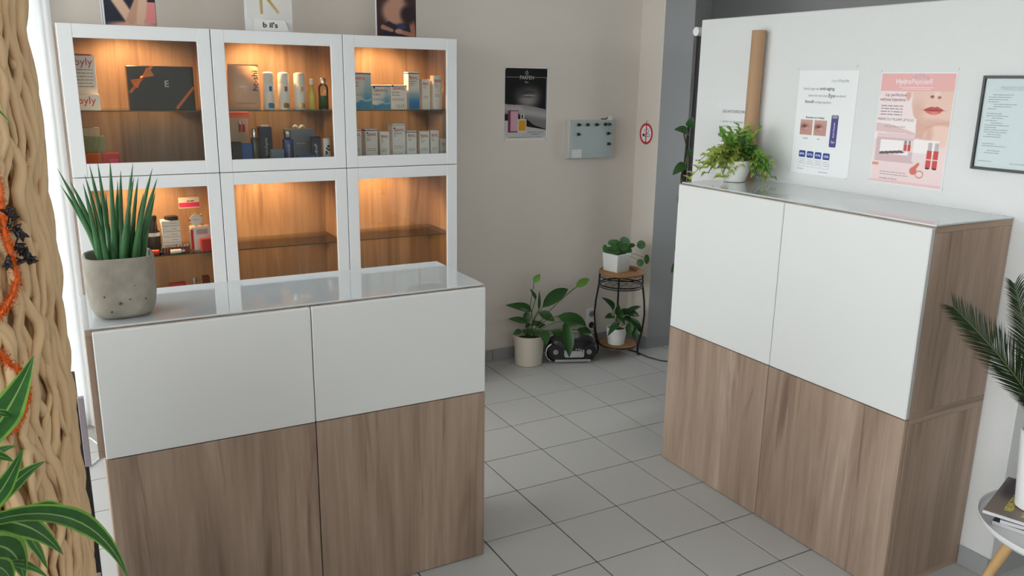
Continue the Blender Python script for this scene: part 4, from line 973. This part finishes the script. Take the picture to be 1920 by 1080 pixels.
# pilea in the white cube pot
PP = Vector((2.985, 4.083, .5605))
r = thing('potted_pilea', 'round-leaved plant in a white cube pot on top of the wire stand', 'potted plant', PP); pr = .22
cc, ss = math.cos(pr), math.sin(pr)
b = MB().lathe([(.057, 0), (.0585, .002), (.066, .112), (.064, .114), (.061, .112), (.059, .09)], 64, p=14, cap1=False); b.v = [(x*cc-y*ss, x*ss+y*cc, z) for x, y, z in b.v]
b.build('pot', 'pot_white', r, smooth='auto'); b = MB().lathe([(.059, .09), (.003, .096)], 32, p=10); b.v = [(x*cc-y*ss, x*ss+y*cc, z) for x, y, z in b.v]; b.build('soil', 'soil', r)
PILEA = [((2.931, 4.044, 0.756), 0.03, 0.011), ((2.884, 4.068, 0.712), 0.014, 0.024), ((2.935, 4.092, 0.687), 0.026, 0.026), ((3.022, 4.116, 0.719), 0.018, 0.018), ((3.032, 4.056, 0.736), 0.022, 0.03), ((3.091, 4.08, 0.712), 0.02, 0.014), ((3.045, 4.08, 0.680), 0.038, 0.034), ((3.013, 4.044, 0.713), 0.025, 0.025), ((3.158, 4.068, 0.713), 0.025, 0.025), ((3.227, 4.092, 0.609), 0.015, 0.028), ((3.105, 4.00, 0.615), 0.02, 0.022), ((2.944, 4.056, 0.716), 0.02, 0.018), ((2.989, 4.08, 0.691), 0.022, 0.02), ((2.963, 4.06, 0.686), 0.018, 0.016), ((3.044, 4.044, 0.693), 0.02, 0.018), ((2.955, 4.10, 0.735), .022, .016), ((3.06, 4.12, .74), .022, .02)]
disc = MB()
disc.v = [(0, 0, .06)]+[(math.cos(2*PI*k/16), math.sin(2*PI*k/16), -.06) for k in range(16)]; disc.f = [(0, 1+k, 1+(k+1) % 16) for k in range(16)]
disc_me = disc.mesh('leaf', 'pilea_leaf', smooth=True)
for i, (p, a, c) in enumerate(PILEA):
    p = Vector(p)-PP; o = bpy.data.objects.new('leaf', disc_me); COL.objects.link(o); o.parent = r
    n = Vector((-.55+random.uniform(-.2, .2), -.75, .35+random.uniform(-.2, .3))).normalized(); x = Vector((.878, -.479, 0)); x = (x-n*x.dot(n)).normalized(); y = n.cross(x); mt = Matrix.Identity(4)
    for q in range(3): mt[q][0] = x[q]*a*1.1; mt[q][1] = y[q]*c*1.1; mt[q][2] = n[q]*.03; mt[q][3] = p[q]
    o.matrix_local = mt
    MB().tube(bez((random.uniform(-.02, .02), random.uniform(-.02, .02), .09), (p.x*.5, p.y*.5, max(.12, p.z)), p, 6), .0016, 5).build('stem', 'stem_green', r, smooth=True)
# small lily on the lower shelf
QP = Vector((3.005, 4.075, .083))
r = thing('potted_lily', 'small lily in a white pot on the lower shelf of the wire stand', 'potted plant', QP)
MB().lathe([(.048, 0), (.052, .002), (.066, .108), (.064, .110), (.061, .108), (.058, .09)], 32, cap1=False).build('pot', 'pot_white', r, smooth='auto'); MB().lathe([(.058, .092), (.003, .098)], 24).build('soil', 'soil', r)
SMALL = [((2.986, 4.1, 0.291), (2.873, 4.07, 0.404), 0.04), ((3.025, 4.1, 0.261), (3.012, 4.08, 0.345), 0.036), ((3.062, 4.1, 0.251), (3.205, 4.09, 0.299), 0.03), ((3.113, 4.1, 0.234), (3.172, 4.03, 0.139), 0.045), ((3.051, 4.0, 0.236), (3.038, 3.99, 0.154), 0.045), ((2.977, 4.02, 0.24), (2.87, 3.98, 0.177), 0.036), ((3.077, 4.0, 0.207), (3.076, 3.97, 0.125), 0.038), ((3.099, 4.1, 0.257), (3.191, 4.09, 0.237), 0.04), ((3.0, 4.1, 0.258), (2.925, 4.1, 0.255), 0.036), ((3.062, 4.1, 0.261), (3.12, 4.11, 0.287), 0.04), ((3.027, 4.03, 0.213), (2.956, 4.0, 0.272), 0.036), ((3.039, 4.1, 0.233), (3.051, 4.08, 0.309), 0.036), ((3.069, 4.1, 0.239), (3.139, 4.09, 0.201), 0.04)]
for i, (a, c, w) in enumerate(SMALL):
    a = Vector(a)-QP; c = Vector(c)-QP; put('leaf', LM['lily'], r, a, c, w*1.15, (-.4, -.6, .65)); MB().tube(bez((random.uniform(-.015, .015), 0, .095), (a.x*.4, a.y*.4, a.z*.9), a, 5), .002, 5).build('stem', 'stem_green', r, smooth=True)

# radio
mat('radio_silver', rgb(175, 178, 180), .3, metal=.6); mat('radio_black', (.02, .02, .022), .35)
r = thing('portable_radio', 'black and silver portable radio on the floor between pot and plant stand', 'radio', (2.722, 4.172, 0), -.42)
def ellip(w, d, p, n=40): return w, d, p
b = MB().lathe([(.93, .004), (.97, .010), (1, .05), (.98, .105), (.90, .135), (.80, .142)], 44, p=3.0); b.v = [(x*.155, y*.095, z) for x, y, z in b.v]; b.build('body', 'radio_black', r, smooth='auto')
b = MB().prism(rr(-.052, .075, .035, .135, .012), -.104, -.06); b.v = [(x, y+.25*(z-.035), z) for x, y, z in b.v]; c_ = b.build('control_panel', 'radio_silver', r, bevel=.002)
b = MB().prism(rr(.012, .052, .075, .115, .008), -.1055, -.10); b.v = [(x, y+.25*(z-.035), z) for x, y, z in b.v]; b.build('display', 'radio_black', c_)
b = MB()
for i in range(2):
    for j in range(2): b.ring((.024+.017*i, .087+.017*j), .006, .0001, -.1065, -.1056, 12)
b.v = [(x, y+.25*(z-.035), z) for x, y, z in b.v]; b.build('button', 'radio_silver', c_)
for s in (-1, 1):
    g = MB().ring((s*.105, .068), .043, .0001, -.092, -.080, 28).build('speaker', 'plastic_black', r); MB().ring((s*.105, .068), .047, .043, -.096, -.078, 32).build('speaker_ring', 'radio_black', g)
    MB().ring((s*.105, .068), .016, .0001, -.095, -.092, 20).build('speaker_cone', 'ink_grey', g)
MB().tube([(-.15+.0*k, 0, 0) if False else (-.105-.062*math.cos(t), -.098, .068+.062*math.sin(t)) for t in [(-1.15+2.3*k/16) for k in range(17)]], .0055, 8).build('chrome_arc', 'chrome', r, smooth=True)
b = MB().prism(rr(-.11, .115, .010, .026, .007), -.112, -.075); b.build('chrome_lip', 'chrome', r, bevel=.003)
MB().tube(bez((-.15, 0, .11), (-.14, .0, .17), (0, 0, .172), 8)+bez((0, 0, .172), (.14, 0, .17), (.15, 0, .11), 8)[1:], .009, 8).build('handle', 'radio_silver', r, smooth=True)
b = MB().lathe([(.06, .139), (.06, .147), (.05, .151)], 28, (0, .005)); b.build('disc_lid', 'radio_silver', r, smooth='auto')
o = tag(MB().tube([(2.985, 4.318, .14), (2.985, 4.29, .12), (2.98, 4.27, .05), (3.02, 4.24, .012), (3.08, 4.20, .004), (3.13, 4.18, .004), (3.165, 4.08, .004), (3.17, 3.95, .004), (3.20, 3.86, .004), (3.26, 3.80, .004), (3.4, 3.78, .004)], .0038, 6).build('power_cable', 'plastic_black', smooth=True), 'black power cable running from the socket across the tiles', 'cable')

# bushy trailing plant on the tall cabinet
TPp = Vector((2.585, 2.700, 1.2865))
r = thing('trailing_plant', 'bushy light green trailing plant in a white pot on the tall cabinet', 'potted plant', TPp)
MB().lathe([(.040, 0), (.045, .002), (.062, .05), (.066, .09), (.064, .093), (.061, .09), (.058, .07)], 28, cap1=False).build('pot', 'pot_white', r, smooth='auto'); MB().lathe([(.057, .075), (.003, .08)], 20).build('soil', 'soil', r)
rnd = random.Random(11); nl = 0
VR = Vector((.878, -.479, 0)); VF = Vector((-.479, -.878, 0))
for i in range(66):
    if i >= 50:
        q = rnd.uniform(-.15, .14); tip = VR*q+VF*rnd.uniform(.03, .10); tip.z = rnd.uniform(.015, .10); mid = Vector((tip.x*.6, tip.y*.7, .13+rnd.uniform(0, .06)))
    elif i < 36:
        an = rnd.uniform(-PI, PI); q = rnd.uniform(.08, .165); d = VR*math.cos(an)*q+VF*math.sin(an)*q*.55; zt = rnd.uniform(.02, .16)*(1-.4*abs(math.cos(an)))
        tip = Vector((d.x, d.y, max(.02, zt))); mid = Vector((d.x*.45, d.y*.45, .19+rnd.uniform(-.03, .04)))
    else:
        q = rnd.uniform(-.07, .09); tip = VR*q+VF*rnd.uniform(-.04, .04); tip.z = rnd.uniform(.18, .245)-.25*abs(q-.0); mid = Vector((tip.x*.5, tip.y*.5, .14))
    tip.x = min(tip.x, .15)
    pts = bez((rnd.uniform(-.02, .02), rnd.uniform(-.02, .02), .08), mid, tip, 7)
    MB().tube(pts, .0014, 5).build('stem', 'stem_green', r, smooth=True)
    left = (tip.dot(VR) < .02) and (i < 36 or i >= 50)
    for k in range(2, 8):
        p = pts[k]; dr = (pts[k]-pts[k-1]).normalized()
        for s in ((-1, 1) if k < 7 else (1,)):
            side = dr.cross(Vector((0, 0, 1))); side = side.normalized() if side.length > .05 else VR
            v = (dr*.5+side*s*.8+Vector((0, 0, rnd.uniform(-.2, .35)))).normalized()*rnd.uniform(.032, .052)
            e = p+v; e.x = min(e.x, .163)
            if e.z < .012: e.z = .012
            put('leaf', LM['trail' if (left or rnd.random() < .2) else 'trailg'], r, p, e, rnd.uniform(.016, .025), (rnd.uniform(-.5, .2), -.5, .8)); nl += 1
for a, c, w in (((0, -.02, .12), (-.06, -.06, .20), .06), ((0, -.02, .10), (.05, -.07, .16), .05), ((-.02, 0, .13), (.02, -.08, .10), .05), ((-.03, -.02, .1), (-.1, -.04, .12), .045)):
    put('broad_leaf', LM['lily'], r, a, c, w)
# sprig hanging over the far end
b = bez((-.05, .04, .10), (-.16, .10, .06), (-.15, .13, -.03), 6); MB().tube(b, .0014, 5).build('stem', 'stem_green', r)
for k in range(2, 7):
    for s in (-1, 1): put('leaf', LM['trail'], r, b[k], b[k]+Vector((-.02*s-.012, .01*s, .012+.01*(k % 2))), .014)

# dark climbing plant behind the tall cabinet
VP = Vector((2.690, 2.93, 0))
r = thing('climbing_plant', 'dark climbing plant on a stake between the tall cabinet and the column', 'potted plant', VP)
MB().lathe([(.045, 0), (.06, .12), (.057, .12), (.054, .1)], 24, cap1=False).build('pot', 'pot_cream', r, smooth='auto'); MB().lathe([(.053, .1), (.003, .135)], 20).build('soil', 'soil', r)
MB().tube([(0, 0, .1), (-.06, .08, .6), (-.105, .11, .95), (-.098, .11, 1.25), (-.09, .11, 1.51)], [.012, .012, .011, .010, .006], 8).build('stake', 'vine_dark', r, smooth=True)
MB().tube([(.012*math.cos(t*.9)-.10*min(1, t/26), .012*math.sin(t*.9)+.11*min(1, t/26), .1+t*.031) for t in range(46)], .0045, 6).build('vine_stem', 'stem_brown', r, smooth=True)
rt_ = Vector((.878, -.479, 0))
for a, q, dz, L, w in ((1.47, -1, .02, .075, .055), (1.33, -1, -.05, .07, .05), (1.20, -.7, -.06, .05, .04), (.97, -.5, -.07, .06, .045), (1.50, .15, .05, .05, .04), (1.12, -.6, .02, .05, .035), (.85, -.8, -.04, .06, .045), (1.40, .3, -.04, .04, .03)):
    p = Vector((-.096, .098, a)); put('leaf', LM['dark'], r, p, p+rt_*q*L+Vector((-.01, -.02, dz)), w)

# ================================================================== left foreground
translucent_mat('raffia', rgb(252, 212, 166), .12, .6, .12, 9); mat('raffia_core', rgb(248, 196, 146), .9, noise=.25, nscale=18, stretch=(1, 1, .25), bump=.6, bscale=30)
CX, CY, CR = -.243, 1.35, .210
r = thing('raffia_column', 'tall cream column of wavy raffia strands at the left edge', 'column', (CX, CY, 0))
MB().lathe([(CR-.020, .02), (CR-.020, 2.25)], 40).build('core', 'raffia_core', r, smooth='auto')
MB().lathe([(CR+.01, 0), (CR+.01, .03)], 40).build('base_disc', 'raffia_core', r)
rnd = random.Random(4)
def strand(a0, lay, seed):
    rn = random.Random(seed); pts = []; rad = rn.uniform(.0052, .0085); k1, k2 = rn.uniform(38, 58), rn.uniform(15, 26); p1, p2, p3 = rn.uniform(0, 6), rn.uniform(0, 6), rn.uniform(0, 6); A, B_ = rn.uniform(.02, .045), rn.uniform(.03, .06)
    z = .03
    while z < 2.25:
        a = a0+A*math.sin(k1*z+p1)+B_*math.sin(k2*z+p2)+.02*math.sin(90*z+p3); q = CR-.008+lay*.011+.005*math.sin(31*z+p3)
        pts.append((q*math.cos(a), q*math.sin(a), z)); z += .016
    MB().tube(pts, [rad*(1+.25*math.sin(i*.55+p1)) for i in range(len(pts))], 6).build('strand', 'raffia', r, smooth=True)
for k in range(96): strand(2*PI*k/96, k % 2, k)
for k in range(22): strand(-1.35+1.6*k/21, 1.5, 200+k)
# orange tinsel garland and dark sprig
mat('tinsel', rgb(240, 112, 36), .35, coat=.3); mat('bead_black', (.02, .016, .02), .3)
def garland(name, pts, label):
    b = MB(); P = []
    for i in range(len(pts)-1):
        for t in range(6): P.append(Vector(pts[i]).lerp(Vector(pts[i+1]), t/6))
    ax = Vector((CX, CY, 0)); P = [Vector((CX, CY, p.z))+(Vector((p.x-ax.x, p.y-ax.y, 0))).normalized()*(CR+.020) for p in P]
    o = thing(name, label, 'garland', P[0]); P = [p-P[0] for p in P]
    MB().tube(P, .003, 6).build('cord', 'tinsel', o); rn = random.Random(2)
    for p in P:
        for k in range(34):
            d = Vector((rn.gauss(0, 1), rn.gauss(0, 1), rn.gauss(0, 1))).normalized(); s = d.cross(Vector((.3, .5, .8))).normalized()*.0009; q = p+Vector((rn.gauss(0, .003), rn.gauss(0, .003), rn.gauss(0, .003))); e = q+d*rn.uniform(.003, .007)
            n = len(b.v); b.v += [tuple(q-s), tuple(q+s), tuple(e)]; b.f.append((n, n+1, n+2))
    f = b.build('tinsel_fringe', 'tinsel', o); f['kind'] = 'stuff'
garland('tinsel_garland', [(-.075, 1.195, 1.60), (-.067, 1.202, 1.561), (-.068, 1.2, 1.528), (-.068, 1.2, 1.501), (-.065, 1.204, 1.472), (-.061, 1.208, 1.443), (-.068, 1.2, 1.424), (-.078, 1.19, 1.411), (-.085, 1.184, 1.402), (-.11, 1.165, 1.39)], 'orange tinsel garland looped on the raffia column, upper of two')
garland('tinsel_garland', [(-.11, 1.165, 1.365), (-.09, 1.179, 1.355), (-.083, 1.185, 1.338), (-.071, 1.197, 1.318), (-.067, 1.20, 1.29), (-.071, 1.197, 1.273), (-.084, 1.184, 1.25), (-.102, 1.17, 1.245)], 'orange tinsel garland looped on the raffia column, lower of two')
SPR = [(-.065, 1.204, 1.53), (-.062, 1.208, 1.519), (-.066, 1.203, 1.51), (-.059, 1.211, 1.505), (-.053, 1.219, 1.498), (-.059, 1.211, 1.484), (-.054, 1.218, 1.479), (-.051, 1.221, 1.471), (-.048, 1.226, 1.468), (-.047, 1.227, 1.459), (-.070, 1.198, 1.466), (-.059, 1.211, 1.463), (-.049, 1.224, 1.464)]
o = thing('bead_sprig', 'string of black star-shaped beads on the raffia column beside the tinsel', 'decoration', SPR[0]); rn = random.Random(8)
def outw(p, d): v = Vector((p[0]-CX, p[1]-CY, 0)).normalized(); return Vector((CX, CY, p[2]))+v*(CR+d-.010)
MB().tube([outw(p, .03)-Vector(SPR[0]) for p in SPR[:10]], .0012, 5).build('thread', 'bead_black', o)
for p in SPR:
    c = outw(p, .032)-Vector(SPR[0]); q = MB().sphere(c, .0042, 10, 7).build('bead', 'bead_black', o, smooth=True)
    for k in range(4):
        d = Vector((rn.gauss(0, 1), rn.gauss(0, .6)-.4, rn.gauss(0, 1))).normalized(); MB().tube([c, c+d*.006, c+d*.011], [.003, .0028, .0004], 6).build('bead_point', 'bead_black', q)

# variegated plant in front of the column
DP = Vector((-.20, .86, 0))
r = thing('variegated_dracaena', 'green and cream striped leafy plant in the left foreground', 'potted plant', DP)
MB().lathe([(.09, 0), (.12, .22), (.115, .22), (.11, .2)], 28, cap1=False).build('pot', 'pot_white', r, smooth='auto'); MB().lathe([(.109, .2), (.003, .205)], 20).build('soil', 'soil', r)
MB().tube([(0, 0, .2), (.01, .01, .7), (.02, .02, 1.15), (.03, .03, 1.33), (.03, .03, 1.64)], [.014, .013, .012, .010, .006], 10).build('cane', 'stem_brown', r, smooth=True)
BLADES = [
    ((-.107, .9, 1.333), (-.074, .95, 1.346), (-.046, 1.0, 1.398), .0317), ((-.091, .92, 1.369), (-.074, .94, 1.363), (-.065, .96, 1.341), .0068),
    ((-.109, .88, 1.271), (-.08, .915, 1.287), (-.064, .95, 1.314), .0172), ((-.108, .9, 1.257), (-.076, .95, 1.286), (-.048, 1.0, 1.273), .0165),
    ((-.105, .95, 1.304), (-.087, .975, 1.309), (-.073, 1.0, 1.297), .0085), ((-.101, .93, 1.324), (-.085, .95, 1.312), (-.076, .97, 1.292), .0096),
    ((-.104, .84, 1.29), (-.065, .9, 1.267), (-.041, .96, 1.175), .0235), ((-.089, .86, 1.282), (-.004, .93, 1.256), (.022, 1.0, 1.102), .0216),
    ((-.08, .9, 1.259), (-.042, .94, 1.257), (-.026, .98, 1.206), .015), ((-.101, .82, 1.275), (-.073, .85, 1.268), (-.074, .88, 1.199), .0259),
    ((-.074, .92, 1.238), (-.063, .95, 1.2), (-.059, .98, 1.15), .011), ((-.089, .84, 1.244), (-.069, .87, 1.23), (-.054, .9, 1.184), .0082),
    ((-.101, .8, 1.262), (-.084, .83, 1.26), (-.082, .86, 1.207), .0205), ((-.057, .9, 1.675), (-.043, .93, 1.664), (-.035, .96, 1.645), .0067)]
def blade(parent, pts, width, hint):
    n = len(pts)-1; v = []; f = []; mi = []; offs = (-.5, -.39, -.035, .035, .39, .5)
    for i, p in enumerate(pts):
        t = i/n; d = (pts[min(n, i+1)]-pts[max(0, i-1)]).normalized(); sd = d.cross(Vector(hint)).normalized(); nn = sd.cross(d)
        w = width*max(.02, min(1, .45+1.1*t)*min(1, (1-t)*2.0)**.85)
        for o_ in offs: v.append(tuple(p+sd*o_*w+nn*(abs(o_)**1.5)*w*.55))
    for i in range(n):
        for k in range(5): a = i*6+k; f.append((a, a+1, a+7, a+6)); mi.append((1, 0, 2, 0, 1)[k])
    me = bpy.data.meshes.new('leaf'); me.from_pydata(v, [], f)
    for m_ in ('blade_dark', 'blade_margin', 'blade_rib'): me.materials.append(MATS[m_])
    for p, k in zip(me.polygons, mi): p.material_index = k; p.use_smooth = True
    o = bpy.data.objects.new('leaf', me); COL.objects.link(o); o.parent = parent; return o
translucent_mat('blade_dark', rgb(52, 100, 48), .2, .35, .3, 60); translucent_mat('blade_margin', rgb(120, 168, 74), .35, .35, .25, 60); translucent_mat('blade_rib', rgb(140, 176, 104), .3, .35, .1, 60)
for a, m_, c, w in BLADES:
    q = [Vector((-.175, .875, a[2]-.05))]; q = q+bez(a, m_, c, 14); blade(r, [p-DP for p in q], w*1.1, (random.uniform(-.2, .15), -.85, random.uniform(.25, .6)))
for k in range(16):
    an = 1.2+k*.42; z = 1.14+.03*(k % 7); a = Vector((.02, .02, z)); put('leaf', LM['drac'], r, a, a+Vector((-.17*abs(math.cos(an)), .15*math.sin(an)-.02, .08-.03*(k % 5))), .03, (0, -.2, 1))

# black unit behind the column, curtain in the corner, white cord
mat('black_laminate', (.012, .012, .014), .4); mat('lilac_grey', rgb(150, 142, 150), .5); mat('dark_brown', rgb(52, 38, 32), .6)
r = thing('black_shelf_unit', 'slim black shelf unit with a lilac-grey edged drawer behind the raffia column', 'shelf', (-.396, 1.90, 0))
box('carcass', 'black_laminate', r, .225, .385, 0, .22, 0, .86, .002)
d = box('drawer', 'dark_brown', r, .23, .378, .002, .215, .862, 1.015, .002); box('drawer_edge', 'lilac_grey', d, .3785, .391, -.004, .012, .862, 1.022, .001)
box('metal_strip', 'lilac_grey', r, .374, .384, -.006, -.0005, .02, .60, .001)
translucent_mat('sheer_white', (.86, .87, .88), .5, .9, .02, 4)
b = MB(); n = 60
for i in range(n+1):
    x = -.47+(.037+.47)*i/n; y = 4.305+.018*math.sin(i*1.05); b.v += [(x, y, .015), (x, y, 2.45)]
for i in range(n): b.f.append((2*i, 2*i+2, 2*i+3, 2*i+1))
tag(b.build('sheer_curtain', 'sheer_white', smooth=True), 'white sheer curtain in the bright corner left of the display cabinets', 'curtain')
tag(MB().tube([(-.06, 4.22, .008), (.0, 4.16, .006), (.035, 4.05, .006), (.03, 3.92, .006), (-.02, 3.84, .006), (-.1, 3.8, .006)], .004, 6).build('white_cord', 'plastic_white', smooth=True), 'thin white cord curled on the tiles beside the counter', 'cord')

# ================================================================== right foreground: side table
mat('beech', rgb(214, 172, 120), .5, noise=.12, nscale=30, stretch=(1, 1, .1)); mat('table_white', rgb(235, 235, 236), .35)
TC = Vector((2.49, 1.10, 0))
r = thing('side_table', 'white round side table with beech legs at the right edge', 'table', TC)
MB().lathe([(.20, .425), (.235, .430), (.249, .444), (.252, .458), (.249, .459), (.243, .447), (.22, .438), (.01, .438)], 56, cap1=True).build('table_top', 'table_white', r, smooth='auto')
for th in (80, 200, 320):
    t = math.radians(th); MB().tube([(.14*math.cos(t), .14*math.sin(t), .426), (.30*math.cos(t), .30*math.sin(t), .004)], [.019, .012], 14).build('leg', 'beech', r, smooth='auto')
mat('mag_paper', rgb(205, 202, 205), .5)
def cover(k):
    def fn(u, v):
        rn = np.random.RandomState(k); p = Paint(u, v, [(118, 106, 98), (70, 60, 60), (150, 150, 160), (60, 62, 70)][k])
        p.on(ell(u, v, .55, .3, .35, .3, .5), (186, 140, 118)); p.on(ell(u, v, .75, .85, .3, .12, .5), (60, 50, 60)); p.on(ell(u, v, .15, .2, .2, .3, .6)*.7, (140, 140, 142)); p.on(rect(u, v, .02, .14, .04, .16), (205, 210, 205)); return p.c
    return fn
LB = ('lowest magazine of the pile on the white side table', 'second lowest magazine of the pile on the white side table', 'second magazine from the top on the white side table', 'topmost magazine with yellow headlines on the white side table')
mat('ink_yellow', rgb(225, 205, 60), .5)
z = .4385
for k in range(4):
    # local x along the long edge, lying flat: picture built upright then turned down
    cxm, cym = (2.500, 1.190) if k < 3 else (2.446, 1.217)
    r = thing('magazine', LB[k], 'magazine', (cxm+.006*k, cym-.004*k, z), .30+(.0, .1, -.06, .02)[k], 'magazines on the side table'); h = (.012, .011, .012, .010)[k]
    b = MB().box(-.147, .147, -.105, .105, 0, h); b.build('pages', 'mag_paper', r, bevel=.001)
    pc_ = picture('cover_print', r, -.147, .147, -.105, .105, cover(3-k), 40, 30, 0)
    pc_.data.transform(Matrix.Rotation(-PI/2, 4, 'X')); pc_.location = (0, 0, h+.0006)
    if k == 3:
        t = TX().add('NIEUWE TREND', -.105, .040, .03, 0, bold=.015, width=.13).add('KLEUR!', -.120, -.005, .026, 0, bold=.015, width=.07).build('headline', 'ink_yellow', r); t.data.transform(Matrix.Rotation(-PI/2, 4, 'X')); t.location = (0, 0, h+.001)
        t = TX().add('WONEN', -.11, -.085, .028, 0, width=.09).build('subline', 'ink_white', r); t.data.transform(Matrix.Rotation(-PI/2, 4, 'X')); t.location = (0, 0, h+.001)
    z += h+.0022
# sago palm in the tall white pot
GP = Vector((2.440, 1.192, z))
r = thing('potted_palm', 'dark green feathery palm in a tall white pot at the right edge', 'potted plant', GP)
MB().lathe([(.050, 0), (.054, .003), (.070, .235), (.069, .240), (.065, .237), (.062, .20)], 36, cap1=False).build('pot', 'table_white', r, smooth='auto'); MB().lathe([(.062, .2), (.003, .205)], 24).build('soil', 'soil', r)
MB().sphere((0, 0, .215), .038, 14, 10).build('trunk', 'stem_brown', r, smooth=True)
def frond(c, mid, e, ll, seed, n=52, nrm=(0, 0, 1)):
    P = bez(c, mid, e, 24); rn = random.Random(seed)
    f = MB().tube(P, [.0032*(1-.8*i/24) for i in range(25)], 6).build('frond', 'stem_green', r, smooth=True)
    b = MB()
    for i in range(n):
        t = .10+.90*i/n; q = t*24; k = min(23, int(q)); p = P[k].lerp(P[k+1], q-k); d = (P[k+1]-P[k]).normalized()
        sd = d.cross(Vector(nrm)).normalized(); up_ = sd.cross(d)
        for s in (-1, 1):
            L = ll*min(1, .35+2.2*t)*(1 if t < .55 else 1-.55*(t-.55)/.45)*rn.uniform(.92, 1.05)
            v = (d*.80+sd*s*.60+up_*.12*rn.uniform(0, 2)).normalized(); wv = d.cross(v).cross(v).normalized()*.0015
            m_ = p+v*L*.5; tip = p+v*L+up_*.004-Vector((0, 0, .006)); n0 = len(b.v)
            b.v += [tuple(p-wv*.7), tuple(p+wv*.7), tuple(m_+wv), tuple(m_-wv), tuple(tip)]; b.f += [(n0, n0+1, n0+2, n0+3), (n0+3, n0+2, n0+4)]
    g = b.build('leaflets', 'palm_leaf', f); g['kind'] = 'stuff'
c0 = Vector((0, 0, .24))
frond(c0, Vector((-.06, .06, .40)), Vector((2.262, 1.425, 1.075))-GP, .125, 1, 130, (-.45, -.6, .65))
frond(c0, Vector((-.04, .06, .45)), Vector((2.36, 1.315, 1.16))-GP, .10, 2, 100, (-.5, -.6, .5))
for k, (x, y, zz) in enumerate(((.18, .05, .62), (.22, -.16, .50), (.0, -.26, .52), (-.16, -.20, .45), (.12, .17, .60), (.26, .03, .36), (-.05, -.05, .72))):
    frond(c0, Vector((x*.35, y*.35, .24+(zz-.24)*.75+.06)), Vector((x, y, zz)), .09, 5+k, 40)
